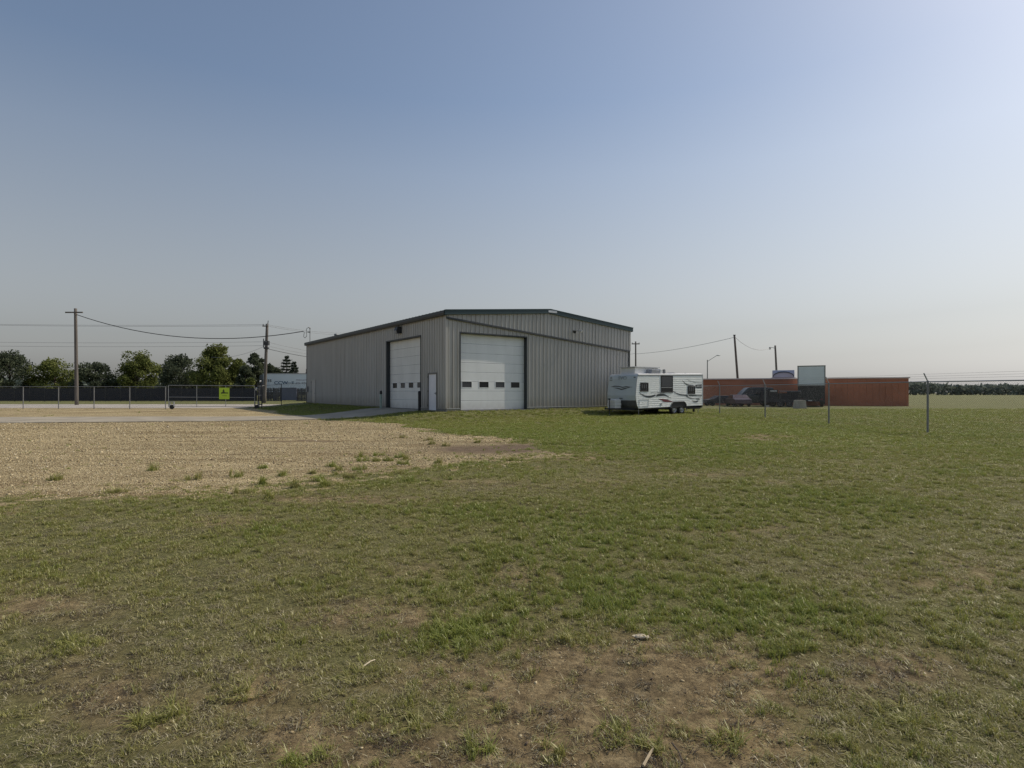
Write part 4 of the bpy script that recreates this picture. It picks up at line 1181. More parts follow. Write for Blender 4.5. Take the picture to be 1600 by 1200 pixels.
def wire(name, a, b, sag, r, label, cat='overhead wire', group=None, n=18, mat='black'):
    a = Vector(a); b = Vector(b)
    pts = [a.lerp(b, i/n)-Vector((0, 0, sag*4*(i/n)*(1-i/n))) for i in range(n+1)]
    o = a.lerp(b, .5)
    m = MB(); m.tube([p-o for p in pts], r, 4)
    w = m.build(name, M[mat], None, o); tag(w, label, cat, group); return w
def W3(px, py, d): return (X(px, d), d, Z(py, d))
mastp = Matrix.Translation(bld.location) @ Matrix.Rotation(BANG, 4, 'Z') @ (Vector((.12, WL-.5, EA))+Vector((-.66, -.1, .98)))
wire('service_cable', (p2.location.x+t2.x, 60, p2.location.z+t2.z-.6), mastp, 1.45, .035, 'thick sagging service cable running to the mast on the workshop roof')
g_ = 'parallel wires strung on the thick utility pole'
for i, (pyL, pyP, pyR, col_) in enumerate(((504.5, 507, 512, 0), (505.5, 509, 515, 0), (533, 534, 548, 0), (539, 540, 552, 0))):
    wire('power_line', W3(-260, pyL-3, 64), W3(416.5, pyP, D1-.3), .25, .016, ['topmost thin wire left of the thick utility pole', 'second thin wire from the top, left of the thick utility pole', 'third wire down, at bracket height left of the thick utility pole', 'lowest straight wire left of the thick utility pole'][i], group=g_, mat='acgrey')
    wire('power_line', W3(416.5, pyP, D1-.3), W3(560, pyR+8, 84), .35, .018, ['topmost thin wire between the thick utility pole and the workshop', 'second thin wire from the top, between the utility pole and workshop', 'upper wire at bracket height between the utility pole and workshop', 'middle wire sloping from the bracket towards the workshop'][i], group=g_, mat='acgrey')
wire('power_line', W3(416, 544.5, D1-.3), W3(570, 566, 80), .35, .028, 'lowest and darkest wire sloping from the pole bracket to the workshop', group=g_, mat='darkmetal')
wire('guy_wire', W3(415, 540, D1-.3), W3(330, 558, 78), .5, .016, 'faint slack wire dropping left from the pole bracket over the treetops', group=g_, mat='acgrey')
wire('power_line', W3(993.5, 553, D4), W3(1147.6, 527, D5), .35, .025, 'long wire from behind the trailer up to the leaning pole', mat='acgrey')
wire('power_line', W3(1147.8, 526, D5), W3(1203.5, 544, D6), .85, .025, 'slack wire between the leaning pole and the lamp pole', mat='acgrey')
wire('power_line', W3(900, 560, 140), W3(993.5, 552, D4), .3, .022, 'faint wire left of the distant crossarm pole, passing behind the workshop', mat='acgrey')

# ---------------------------------------------------------------- rust-red wall and what stands by it
wa = Vector((X(1040, 69), 69, 0)); wb = Vector((X(1420, 61.0), 61.0, 0))
wz = T(wa.x, wa.y)
rw = empty('metal_shed', (wa.x, wa.y, wz), math.atan2(wb.y-wa.y, wb.x-wa.x))
tag(rw, 'long low rust red metal shed with a pale top edge beyond the fence', 'shed')
RL = (wb-wa).length; RH = 3.06
m = MB(); k = 0; x = 0.0
while x < RL-.01:
    w = min(.60, RL-x)
    q = MB(); q.box(x, x+w-.02, 0, .05, 0, RH-.10)
    q.build('wall_panel', M['rust'], rw)
    x += .60
m = MB(); m.box(0, RL, .051, 2.6, 0, RH-.12); m.build('shed_body', M['rust'], rw)
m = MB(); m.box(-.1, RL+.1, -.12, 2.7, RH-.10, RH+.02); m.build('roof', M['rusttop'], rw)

# fifth-wheel vehicle behind the wall
vx, vy = X(1224, 72), 72.0
fw = empty('recreational_vehicle', (vx, vy, T(vx, vy)), math.radians(-25)); tag(fw, 'pale recreational vehicle with a blue arched front showing over the red shed', 'recreational vehicle')
H_ = Z(578.3, 72)-fw.location.z; hw = 1.27
m = MB(); m.box(-hw, hw, .35, 9, .6, H_-.05); m.build('body', M['rvwhite'], fw, bevel=.05)
m = MB(); m.prism([(.35, .6), (.35, H_), (.2, H_), (.0, H_-.35), (-.1, H_-1.1), (-.05, H_-1.7), (.15, 1.2)], 'x', -hw+.02, hw-.02); m.build('front_cap', M['rvblue'], fw, bevel=.03)
m = MB(); n = 14
for i in range(n):
    a0 = math.pi*i/n; a1 = math.pi*(i+1)/n
    p0 = (-1.15*math.cos(a0), H_-.85+.55*math.sin(a0)); p1_ = (-1.15*math.cos(a1), H_-.85+.55*math.sin(a1))
    q0 = (-1.22*math.cos(a0), H_-.85+.68*math.sin(a0)); q1 = (-1.22*math.cos(a1), H_-.85+.68*math.sin(a1))
    m.poly([(p0[0], -.16, p0[1]), (p1_[0], -.16, p1_[1]), (q1[0], -.13, q1[1]), (q0[0], -.13, q0[1])])
m.build('arch_stripe', M['decal'], fw)
m = MB(); m.box(-1.1, 1.1, -.135, -.12, H_-1.18, H_-1.05); m.box(-1.1, 1.1, -.135, -.12, H_-.95, H_-.9); m.build('stripe', M['inkgrey'], fw)
for sx_ in (-1, 1):
    m = MB(); m.box(sx_*hw-.02, sx_*hw+.12*sx_, .3, .5, H_-1.2, H_-.9) if sx_ > 0 else m.box(-hw-.12, -hw+.02, .3, .5, H_-1.2, H_-.9); m.build('mirror', M['rvwhite'], fw)
for wx in (-1.1, 1.1):
    w = empty('wheel'); w.parent = fw; w.location = (wx, 6, .4); w.rotation_euler.z = math.radians(90); w.scale = (1.2,)*3
    link_copy(WT, 'tyre', w); link_copy(WR, 'rim', w)

# box truck seen from behind at the right edge
bt = empty('box_truck', (X(1246, 58)+.02, 58, T(X(1246, 58), 58)), math.radians(-27)); tag(bt, 'grey white box truck seen from behind, right of the dark flatbed', 'truck')
Hb = Z(571.5, 58)-bt.location.z; Z0 = Hb-2.05
m = MB(); m.box(0, 2.45, .06, 6.4, Z0, Hb-.08); m.build('cargo_box', M['van'], bt)
m = MB(); m.box(-.03, 2.48, .0, 6.43, Hb-.08, Hb); m.box(-.02, .07, .0, .10, Z0, Hb-.081); m.box(2.38, 2.47, .0, .10, Z0, Hb-.081); m.box(.071, 2.379, .0, .10, Z0, Z0+.10); m.build('rear_frame', M['galvdull'], bt)
for k in range(7):
    m = MB(); a = Z0+.11+k*(Hb-.1-Z0-.11)/7; m.box(.08, 2.37, .03, .058, a, a+(Hb-.1-Z0-.11)/7-.02); m.build('door_slat', M['van'], bt)
for k in range(9):
    m = MB(); m.box(-.025, -.001, .4+k*.66, .44+k*.66, Z0+.02, Hb-.1); m.build('side_seam', M['galvdull'], bt)
m = MB(); m.box(.02, 2.43, .12, 6.3, Z0-.12, Z0-.002); m.box(.5, .7, .2, 8.3, .75, Z0-.12); m.box(1.75, 1.95, .2, 8.3, .75, Z0-.12); m.box(.1, 2.35, -.02, .12, .55, .70)
for xx in (.55, 1.8): m.box(xx, xx+.1, .1, .2, .6, Z0-.12)
m.build('chassis', M['darkmetal'], bt)
m = MB(); m.box(.03, 2.42, -.03, .05, .71, Z0-.125); m.box(.03, 2.42, -.30, -.031, .55, .60); m.build('liftgate', M['darkmetal'], bt)
m = MB(); m.box(.02, .06, .3, 6.2, .5, Z0-.125); m.box(2.39, 2.43, .3, 6.2, .5, Z0-.125); m.build('side_skirt', M['navy'], bt)
for xx in (.25, 2.05):
    m = MB(); m.box(xx, xx+.18, -.05, -.02, .72, .84); m.build('tail_lamp', M['decalred'], bt)
m = MB(); m.box(.95, 1.30, -.04, -.021, .56, .69); m.build('number_plate', M['rvtrim'], bt)
for xx in (.12, 2.0):
    m = MB(); m.box(xx, xx+.45, 1.0, 1.03, .25, .85); m.build('mud_flap', M['black'], bt)
m = MB(); m.prism([(6.7, .6), (8.7, .6), (8.75, 1.3), (8.45, 1.5), (8.0, 2.4), (6.7, 2.5)], 'x', .2, 2.25); m.build('cab', M['van'], bt, bevel=.04)
for wy in (1.6, 7.9):
    for xx, rz in ((.12, math.radians(-90)), (2.33, math.radians(90))):
        w = empty('wheel'); w.parent = bt; w.location = (xx, wy, .45); w.rotation_euler.z = rz; w.scale = (1.38,)*3
        link_copy(WT, 'tyre', w); link_copy(WR, 'rim', w)

def car(name, label, cat, loc, rz, prof, roof, mat, wheels, width=1.8, wr=1.0, extra=None):
    e = empty(name, loc, rz); tag(e, label, cat)
    m = MB(); m.prism(prof, 'y', -width/2, width/2); b = m.build('body', mat, e, bevel=.05)
    if roof:
        m = MB(); n = len(roof); ins_ = .16
        zlo = min(p[1] for p in roof)
        for s in (-1, 1):
            for (xx, z) in roof: m.v.append((xx, s*(width/2-(.02 if z <= zlo+.02 else ins_)), z))
        m.f.append(tuple(range(n))); m.f.append(tuple(reversed(range(n, 2*n)))); m.m += [0, 0]
        for i in range(n): j = (i+1) % n; m.f.append((i, i+n, j+n, j)); m.m.append(0)
        m.build('cabin', mat, e, bevel=.03)
        cxm = sum(p[0] for p in roof)/n; czm = (max(p[1] for p in roof)+zlo)/2
        for s in (-1, 1):
            m = MB(); pts = []
            for (xx, z) in roof:
                x2 = cxm+(xx-cxm)*.86; z2 = czm+(z-czm)*.74
                y2 = s*(width/2-(.02+(ins_-.02)*(z2-zlo)/(max(p[1] for p in roof)-zlo))+.012)
                pts.append((x2, y2, z2))
            m.poly(pts if s < 0 else pts[::-1]); m.build('side_window', M['glassdark'], e)
    for wx in wheels:
        for s in (-1, 1):
            w = empty('wheel'); w.parent = e; w.location = (wx, s*(width/2-.02), .325*wr); w.rotation_euler.z = 0 if s < 0 else math.pi; w.scale = (wr, 1, wr)
            link_copy(WT, 'tyre', w); link_copy(WD, 'rim', w)
    return e
dx_, dy_ = X(1176, 61), 61.0
c1 = car('parked_van', 'dark teal van parked in front of the red shed, nose to the left', 'van', (dx_, dy_, T(dx_, dy_)), math.radians(-6),
    [(-2.2, .35), (2.0, .35), (2.05, .9), (1.95, 1.15), (-1.35, 1.15), (-2.1, .95), (-2.25, .7)],
    [(-1.5, 1.14), (1.95, 1.14), (1.85, 1.9), (1.6, 1.98), (-.5, 1.98), (-.75, 1.9)], M['teal'], (-1.45, 1.35), 1.9, 1.05)
m = MB(); m.tube([(-.3, -.75, 2.03), (1.2, -.75, 2.03)], .022, 6); m.build('roof_rack', M['galv'], c1)
dx_, dy_ = X(1153, 59.5), 59.5
car('parked_car', 'low maroon car left of the dark teal van', 'car', (dx_, dy_, T(dx_, dy_)), math.radians(84),
    [(-2.0, .3), (2.0, .3), (2.05, .62), (1.9, .80), (.9, .86), (-1.2, .86), (-1.95, .75)],
    [(-1.2, .85), (1.1, .85), (.5, 1.22), (-.6, 1.22)], M['maroon'], (-1.3, 1.3), 1.65, .95)
dx_, dy_ = X(1127, 63.0), 63.0
car('parked_car', 'low dark blue grey car nearest the trailer, in front of the red shed', 'car', (dx_, dy_, T(dx_, dy_)), math.radians(3),
    [(-2.0, .28), (1.7, .28), (1.75, .60), (1.6, .74), (-1.0, .78), (-1.95, .66)],
    [(-1.1, .77), (1.2, .77), (.8, 1.12), (-.5, 1.12)], M['navy'], (-1.3, 1.1), 1.7, .95)
# flatbed trailer loaded with dark crates
dx_, dy_ = X(1221, 58.5), 58.5
ft = empty('flatbed_trailer', (dx_, dy_, T(dx_, dy_)), math.radians(-3)); tag(ft, 'dark flatbed trailer with headboard and stake rail, right of the teal van', 'flatbed trailer')
m = MB(); m.box(-1.7, 1.7, -1.0, 1.0, .62, .78); m.box(-1.75, 1.75, -1.03, -1.0, .45, .80); m.build('deck', M['navy'], ft)
m = MB(); m.box(-1.72, -1.66, -1.0, 1.0, .78, 1.75); m.build('headboard', M['navy'], ft)
m = MB(); m.tube([(-.6, -1.0, 1.58), (1.5, -1.0, 1.58)], .03, 6); m.build('top_rail', M['galv'], ft)
for xx in (-.6, .45, 1.5):
    m = MB(); m.box(xx-.03, xx+.03, -1.03, -.97, .78, 1.57); m.build('stake', M['darkmetal'], ft)
for wx in (-.5, .4):
    for s in (-1, 1):
        w = empty('wheel'); w.parent = ft; w.location = (wx, s*1.0, .33); w.rotation_euler.z = 0 if s < 0 else math.pi
        link_copy(WT, 'tyre', w); link_copy(WD, 'rim', w)
for i, (cx_, w_, h_, lb) in enumerate(((-1.0, .9, .95, 'tall dark crate with a white strap on the left of the flatbed'), (.1, 1.1, .6, 'wide low dark crate in the middle of the flatbed'), (1.1, .7, .78, 'narrow dark crate at the right end of the flatbed'))):
    q = MB(); cw = w_/2
    for s in range(5): q.box(-cw, cw, -.5, .5, s*h_/5+.01, (s+1)*h_/5-.01)
    q.box(-cw+.02, cw-.02, -.48, .48, .0, h_-.01)
    R_ = Matrix.Rotation(math.radians(-3), 4, 'Z'); lc = ft.location+R_@Vector((cx_, 0, .785))
    o = empty('crate', lc, math.radians(-3)); tag(o, lb, 'crate', 'dark crates loaded on the flatbed trailer')
    q.build('slats', M['navy'], o)
    if i == 0:
        q = MB(); q.box(-cw+.15, cw-.1, -.52, -.502, h_-.2, h_-.08); q.build('strap', M['rvtrim'], o)
# pale concrete block by the truck
dx_, dy_ = X(1249.5, 52), 52
m = MB(); m.prism([(-.35, 0), (.35, 0), (.25, .75), (-.25, .75)], 'y', -.6, .6)
cb = m.build('concrete_block', M['concrete'], None, (dx_, dy_, T(dx_, dy_)), bevel=.03); tag(cb, 'pale tapered concrete block standing at the right by the truck', 'concrete block')

# ---------------------------------------------------------------- trees
def tree(name, x, y, h, spread, mat, label, seed, crown_lo=.06, nleaf=9000, leaf=.27, group=None, clumps=60, cat='tree'):
    r = np.random.RandomState(seed); z0 = T(x, y)
    e = empty(name, (x, y, z0)); tag(e, label, cat, group)
    m = MB(); R = random.Random(seed)
    m.tube([(0, 0, -.2), (.05, 0, h*.3), (-.05, .1, h*.6), (0, 0, h*.9)], [h*.028, h*.022, h*.014, h*.004], 7)
    cl = []
    for i in range(clumps):
        t = R.random(); zz = h*(crown_lo+(1-crown_lo)*t)*.94
        prof = math.sin(math.pi*min(1, max(0, (t*.86+.12))))**.6
        a = R.uniform(0, 6.283); rr = spread*prof*R.uniform(.35, 1.0)
        cl.append((rr*math.cos(a), rr*math.sin(a), zz, spread*R.uniform(.20, .38)))
    for (cx_, cy_, cz_, cr) in cl[::3]:
        b = cz_*.6; m.tube([(0, 0, b), (cx_*.5, cy_*.5, b+(cz_-b)*.6), (cx_, cy_, cz_)], [h*.010, h*.006, h*.002], 5)
    m.build('trunk', M['bark'], e)
    C = np.array(cl); k = r.randint(0, len(cl), nleaf)
    d = r.normal(size=(nleaf, 3)); d /= np.linalg.norm(d, axis=1)[:, None]
    rad = (r.uniform(.25, 1, nleaf)**.5)*C[k, 3]*r.uniform(.8, 1.25, nleaf)
    c = C[k, :3]+d*rad[:, None]*np.array([1, 1, .8])
    u = r.normal(size=(nleaf, 3)); u /= np.linalg.norm(u, axis=1)[:, None]
    w = np.cross(u, r.normal(size=(nleaf, 3))); w /= np.linalg.norm(w, axis=1)[:, None]
    s = leaf*r.uniform(.6, 1.3, nleaf)[:, None]
    V = np.stack([c-u*s*.6, c+w*s*.35, c+u*s*.6, c-w*s*.35], 1).reshape(-1, 3)
    me = bpy.data.meshes.new('crown'); n4 = nleaf*4
    me.vertices.add(n4); me.vertices.foreach_set('co', V.ravel())
    me.loops.add(n4); me.loops.foreach_set('vertex_index', np.arange(n4))
    me.polygons.add(nleaf); me.polygons.foreach_set('loop_start', np.arange(0, n4, 4)); me.polygons.foreach_set('loop_total', np.full(nleaf, 4))
    me.update(calc_edges=True)
    tone = me.attributes.new('tone', 'FLOAT', 'POINT')
    ct = r.uniform(0, .8, len(cl))[k]+r.uniform(-.2, .3, nleaf)
    tone.data.foreach_set('value', np.repeat(np.clip(ct, 0, 1), 4))
    me.materials.append(mat)
    o = bpy.data.objects.new('crown', me); COL.objects.link(o); o.parent = e
    return e
def conifer(x, y, h, spread, label, seed, group=None, tilt=0):
    r = random.Random(seed); z0 = T(x, y); e = empty('pine_tree', (x, y, z0)); tag(e, label, 'tree', group)
    m = MB(); m.tube([(0, 0, -.2), (0, 0, h*.96)], [h*.025, h*.004], 7)
    V = []; Fc = []; tone = []
    z = h*.30
    while z < h*.98:
        L = spread*(1-(z/h))**.65*r.uniform(.8, 1.1)+.15
        nb = 6
        a0 = r.uniform(0, 6.28)
        for k in range(nb):
            a = a0+k*6.283/nb+r.uniform(-.3, .3); Lk = L*r.uniform(.6, 1.1)
            dx, dy = math.cos(a), math.sin(a)
            m.tube([(0, 0, z), (dx*Lk, dy*Lk, z+Lk*.10)], [.05, .015], 4)
            for q in range(34):
                t = r.uniform(.25, 1.05); w = .24*Lk*(1.1-t*.5)
                c = Vector((dx*Lk*t, dy*Lk*t, z+Lk*.10*t))+Vector((r.gauss(0, w*.6), r.gauss(0, w*.6), r.gauss(0.05, .09)))
                u = Vector((r.gauss(0, 1), r.gauss(0, 1), r.gauss(.3, .5))).normalized()*.24; v = Vector((r.gauss(0, 1), r.gauss(0, 1), r.gauss(0, .4))).normalized()*.08
                b = len(V); V += [c-u, c+v, c+u, c-v]; Fc.append((b, b+1, b+2, b+3)); tone += [r.random()]*4
        z += h*.075
    m.build('trunk', M['bark'], e)
    me = bpy.data.meshes.new('crown'); me.from_pydata([tuple(q) for q in V], [], Fc)
    at = me.attributes.new('tone', 'FLOAT', 'POINT'); at.data.foreach_set('value', tone)
    me.materials.append(M['leafpine']); o = bpy.data.objects.new('crown', me); COL.objects.link(o); o.parent = e
TG = 'trees behind the fence on the left'
def tree_px(px, top, d, spread_px, mat, label, seed, **k):
    x = X(px, d); z0 = T(x, d); h = Z(top, d)-z0
    tree(k.pop('name', 'leafy_tree'), x, d, h, spread_px/F*d, M[mat], label, seed, group=TG, **k)
tree_px(338, 541, 84, 34, 'leafolive', 'tall bright olive tree above the lime sign behind the gate', 11, nleaf=14000)
tree_px(372, 560, 86, 20, 'leafolive', 'shorter olive tree between the tall olive tree and dark tree', 12, crown_lo=.04)
tree_px(399, 551, 92, 18, 'leafdark', 'dark round-headed tree directly left of the utility pole', 13, nleaf=10400, crown_lo=.15)
tree_px(384, 572, 82, 17, 'leafdark', 'low dark tree in front of the round-headed tree', 14, crown_lo=.05)
tree_px(390, 591, 78.5, 11, 'leafolive', 'small olive shrub just above the dark screened fence', 15, crown_lo=.02, nleaf=1500, clumps=16, name='leafy_shrub', cat='shrub')
tree_px(421, 567, 98, 12, 'leafdark', 'small dark tree just right of the utility pole over the semi trailer', 16, crown_lo=.04, nleaf=5000)
tree_px(431, 575, 100, 14, 'leafdark', 'low dark tree between the small dark tree and the layered pine', 17, crown_lo=.04, nleaf=5000)
tree_px(280, 556, 88, 34, 'leafdark', 'dark tree left of the tall olive tree', 18, crown_lo=.04, nleaf=12000)
tree_px(215, 548, 92, 34, 'leafolive', 'broad olive tree in the left part of the tree row', 19, crown_lo=.04, nleaf=12000)
tree_px(150, 566, 90, 30, 'leafdark', 'dark rounded tree beside the far left utility pole', 20, crown_lo=.04, nleaf=10000)
tree_px(85, 558, 94, 32, 'leafolive', 'olive tree second from the left edge', 21, crown_lo=.04, nleaf=10000)
tree_px(15, 550, 92, 34, 'leafdark', 'dark tree at the left edge', 22, crown_lo=.04, nleaf=10000)
x = X(448, 104); conifer(x, 104, Z(557.5, 104)-T(x, 104), 2.6, 'layered pine rising above the middle of the white semi trailer', 31, TG)
x = X(460, 101); conifer(x, 101, Z(566.5, 101)-T(x, 101), 1.9, 'smaller pine leaning against the layered pine', 32, TG)
x = X(484, 97); conifer(x, 97, Z(574, 97)-T(x, 97), 1.5, 'pine whose branch tips show at the workshop corner', 33, TG)
# far tree belt beyond everything
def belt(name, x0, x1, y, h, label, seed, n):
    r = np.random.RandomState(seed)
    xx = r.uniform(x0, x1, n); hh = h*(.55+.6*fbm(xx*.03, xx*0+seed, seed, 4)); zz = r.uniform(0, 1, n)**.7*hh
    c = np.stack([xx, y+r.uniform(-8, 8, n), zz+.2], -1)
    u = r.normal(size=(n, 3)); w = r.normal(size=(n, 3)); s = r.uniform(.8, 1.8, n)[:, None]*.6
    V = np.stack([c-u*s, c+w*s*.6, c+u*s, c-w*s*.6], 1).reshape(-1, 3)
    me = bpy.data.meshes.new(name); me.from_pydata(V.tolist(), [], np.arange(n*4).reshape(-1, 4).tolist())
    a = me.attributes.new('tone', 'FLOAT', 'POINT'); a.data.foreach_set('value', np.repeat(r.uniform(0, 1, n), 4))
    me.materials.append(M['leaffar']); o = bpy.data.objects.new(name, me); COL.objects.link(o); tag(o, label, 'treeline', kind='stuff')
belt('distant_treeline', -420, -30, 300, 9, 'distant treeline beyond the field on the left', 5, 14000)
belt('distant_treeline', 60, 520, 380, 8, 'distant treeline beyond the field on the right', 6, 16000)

# ---------------------------------------------------------------- small things on the ground
def on_ground(px, py): x, y = ground_at(px, py); return x, y, T(x, y)
x, y, z = on_ground(1002, 998)
m = MB(); m.ball((0, 0, 0), .055, 1.0, .40, .20, 12, 7)
r_ = random.Random(3); m.v = [(a+r_.uniform(-.006, .006), b+r_.uniform(-.005, .005), c+r_.uniform(-.004, .004)) for a, b, c in m.v]
st = m.build('pale_stone', M['bone'], None, (x, y, z+.014), math.radians(-8)); tag(st, 'flat pale stone lying in the patchy grass at the lower right', 'stone')
def stick(pxa, pxb, r, mat, label, lift=.02):
    a = Vector(on_ground(*pxa)); b = Vector(on_ground(*pxb)); o = a.lerp(b, .5)
    mid = a.lerp(b, .55)+Vector((.004, .006, .006))
    m = MB(); m.tube([a-o, mid-o, b-o], [r, r*.9, r*.6], 6)
    s_ = m.build('stick', M[mat], None, o+Vector((0, 0, lift))); tag(s_, label, 'stick')
stick((1005, 1204), (1024, 1172), .0065, 'stick', 'pale peeled stick on bare soil at the bottom edge')
stick((1050, 1168), (1068, 1200), .004, 'stickdark', 'thin dark twig right of the pale peeled stick')
stick((567, 1047), (586, 1036), .0045, 'bone', 'short bleached stick in the thin grass at lower left centre')

# ---------------------------------------------------------------- lawn blades, gravel stones (scattered)
def attr_mat_grass():
    m = bpy.data.materials.new('grass_blades'); m.use_nodes = True
    nt = m.node_tree; n = nt.nodes; l = nt.links; n.clear()
    ti = n.new("ShaderNodeAttribute"); ti.attribute_type = 'INSTANCER'; ti.attribute_name = 'tint'
    br = n.new("ShaderNodeAttribute"); br.attribute_name = 'tone'
    ad = n.new("ShaderNodeMath"); ad.operation = 'ADD'
    sb = n.new("ShaderNodeMath"); sb.operation = 'MULTIPLY_ADD'; sb.inputs[1].default_value = .44; sb.inputs[2].default_value = -.22
    l.new(br.outputs["Fac"], sb.inputs[0]); l.new(ti.outputs["Fac"], ad.inputs[0]); l.new(sb.outputs[0], ad.inputs[1])
    cr = n.new("ShaderNodeValToRGB"); e = cr.color_ramp.elements
    e[0].position = 0.0; e[0].color = (.07, .052, .036, 1)
    e[1].position = 1.0; e[1].color = (.26, .31, .06, 1)
    for p, c in ((.10, (.13, .098, .06)), (.20, (.58, .52, .34)), (.29, (.24, .20, .105)), (.40, (.45, .41, .19)), (.54, (.33, .31, .10)), (.76, (.28, .285, .07))):
        k = e.new(p); k.color = (*c, 1)
    l.new(ad.outputs[0], cr.inputs[0])
    d = n.new("ShaderNodeBsdfDiffuse"); t = n.new("ShaderNodeBsdfTranslucent"); g = n.new("ShaderNodeBsdfGlossy"); g.inputs["Roughness"].default_value = .45
    g.inputs["Color"].default_value = (.5, .5, .45, 1)
    ms = n.new("ShaderNodeMixShader"); ms.inputs[0].default_value = .35
    m2 = n.new("ShaderNodeMixShader"); m2.inputs[0].default_value = .09
    l.new(cr.outputs[0], d.inputs[0]); l.new(cr.outputs[0], t.inputs[0]); l.new(d.outputs[0], ms.inputs[1]); l.new(t.outputs[0], ms.inputs[2])
    l.new(ms.outputs[0], m2.inputs[1]); l.new(g.outputs[0], m2.inputs[2])
    o = n.new("ShaderNodeOutputMaterial"); l.new(m2.outputs[0], o.inputs[0]); return m
MG = attr_mat_grass()
def tuft_mesh(seed, nb, rad, hmin, hmax, lean, width, tone_lo, tone_hi):
    r = random.Random(seed); V = []; Fc = []; tone = []
    for i in range(nb):
        a = r.uniform(0, 6.283); rr = rad*math.sqrt(r.random()); bx0, by0 = rr*math.cos(a), rr*math.sin(a)
        h = r.uniform(hmin, hmax); la = r.uniform(0, 6.283); L = h*r.uniform(.2, lean)
        w = width*r.uniform(.7, 1.3); pa = la+math.pi/2+r.uniform(-.6, .6)
        wx_, wy_ = math.cos(pa)*w/2, math.sin(pa)*w/2
        b = len(V); t = r.uniform(tone_lo, tone_hi)
        for k, (f, q) in enumerate(((0, 1.0), (.45, .85), (.8, .5))):
            cx_ = bx0+math.cos(la)*L*f*f; cy_ = by0+math.sin(la)*L*f*f; cz = h*(f-.18*f*f*min(lean, 2.2)*.6)
            V += [(cx_-wx_*q, cy_-wy_*q, cz-.004), (cx_+wx_*q, cy_+wy_*q, cz-.004)]
        V.append((bx0+math.cos(la)*L*1.15, by0+math.sin(la)*L*1.15, h*(1-.18*min(lean, 2.2)*.9)-.004))
        Fc += [(b, b+1, b+3, b+2), (b+2, b+3, b+5, b+4), (b+4, b+5, b+6)]
        tone += [t]*7
    me = bpy.data.meshes.new('grass_tuft'); me.from_pydata(V, [], Fc)
    at = me.attributes.new('tone', 'FLOAT', 'POINT'); at.data.foreach_set('value', tone)
    me.materials.append(MG)
    return me
tufts = [tuft_mesh(1, 22, .045, .022, .050, 1.2, .0052, .3, 1), tuft_mesh(2, 20, .05, .016, .040, 2.0, .0050, 0, .9), tuft_mesh(3, 20, .055, .010, .030, 3.0, .0048, 0, .8),
         tuft_mesh(4, 22, .035, .03, .068, 1.0, .0052, .3, 1), tuft_mesh(5, 12, .07, .008, .016, 4.5, .0042, 0, 1), tuft_mesh(6, 16, .02, .05, .12, 1.5, .006, .4, 1)]
hid = bpy.data.collections.new('scatter_sources')      # not linked to the scene: only instanced
tuft_objs = []
for i, t in enumerate(tufts):
    o = bpy.data.objects.new('tuft_%s' % 'abcdef'[i], t); hid.objects.link(o); tuft_objs.append(o)

rs = np.random.RandomState(77)
PX, PY, S, TI, KI = [], [], [], [], []
def band(y0, y1, dens, sxy):
    A = .93*(y1*y1-y0*y0)+3*(y1-y0); n = int(dens*A)
    y = np.sqrt(rs.uniform(y0*y0, y1*y1, n)); x = rs.uniform(-1, 1, n)*(.93*y+1.5)
    g, sl_, rd, bare, green, damp, soft = masks(x, y)
    u = (x-CX)*GX+(y-CY)*GY; v = (x-CX)*WX+(y-CY)*WY
    inb = (u > -.04) & (v > -.04) & (u < GL+.04) & (v < WL+.04)
    cl = fbm(x*5, y*5, 61, 3); cl2 = fbm(x*1.1, y*1.1, 63, 4)
    hf = fbm(x*11, y*11, 65, 2)
    clump = np.clip((hf-.40)*5, 0, 1)                      # tufty crowns with gaps between them
    p = np.clip(1.1-.74*np.clip(bare*1.2, 0, 1)*(.6+.8*cl)-.9*np.clip(.44-cl, 0, 1)*3, 0.06, 1)
    p = p*np.where(y < 16, np.clip(.22+.78*clump*(1+.3*bare), 0, 1), 1)
    # thinning towards the gravel
    bd = 1-np.abs(2*soft-1)
    p = np.where(~g, p*(1-.45*bd), p)
    cg = fbm(x*3.2, y*3.2, 67, 3)
    p = np.where(g, np.where(cg > .62-.16*np.clip(bd*1.5, 0, 1), .45*np.clip((1-soft)*2.2, 0, 1)+.02*(y < 12), .003), p)
    p = np.where(g & (y > 19), .002, p)
    keep = (rs.uniform(size=n) < p) & ~sl_ & ~rd & ~inb
    x, y, green, bare, g = x[keep], y[keep], green[keep], bare[keep], g[keep]; n = len(x)
    clk = clump[keep]
    t = np.clip(.26+.66*green+rs.normal(0, .10, n), .12, 1)
    dead = rs.uniform(size=n) < np.clip(.10+.75*bare, 0, .8)*np.clip(1.25-y/14, .15, 1)
    t = np.where(dead, rs.choice([-.12, .0, .08, .24, .40], n), t)
    PX.append(x); PY.append(y); TI.append(t)
    S.append(np.stack([sxy*rs.uniform(.7, 1.3, n), sxy*rs.uniform(.7, 1.3, n), (1+.22*(sxy-1))*rs.uniform(.6, 1.15, n)*(.7+.55*t)*(.65+.55*clk)], -1))
    k = np.where(t > .62, rs.choice([0, 3, 1, 0], n), np.where(t > .35, rs.choice([1, 2, 0, 2], n), rs.choice([2, 4, 2, 4, 1], n)))
    KI.append(k)
band(1.6, 3.6, 1350, .72); band(3.6, 6, 1000, .82); band(6, 10, 620, 1.0); band(10, 16, 280, 1.35); band(16, 27, 75, 2.2); band(27, 50, 34, 3.2)
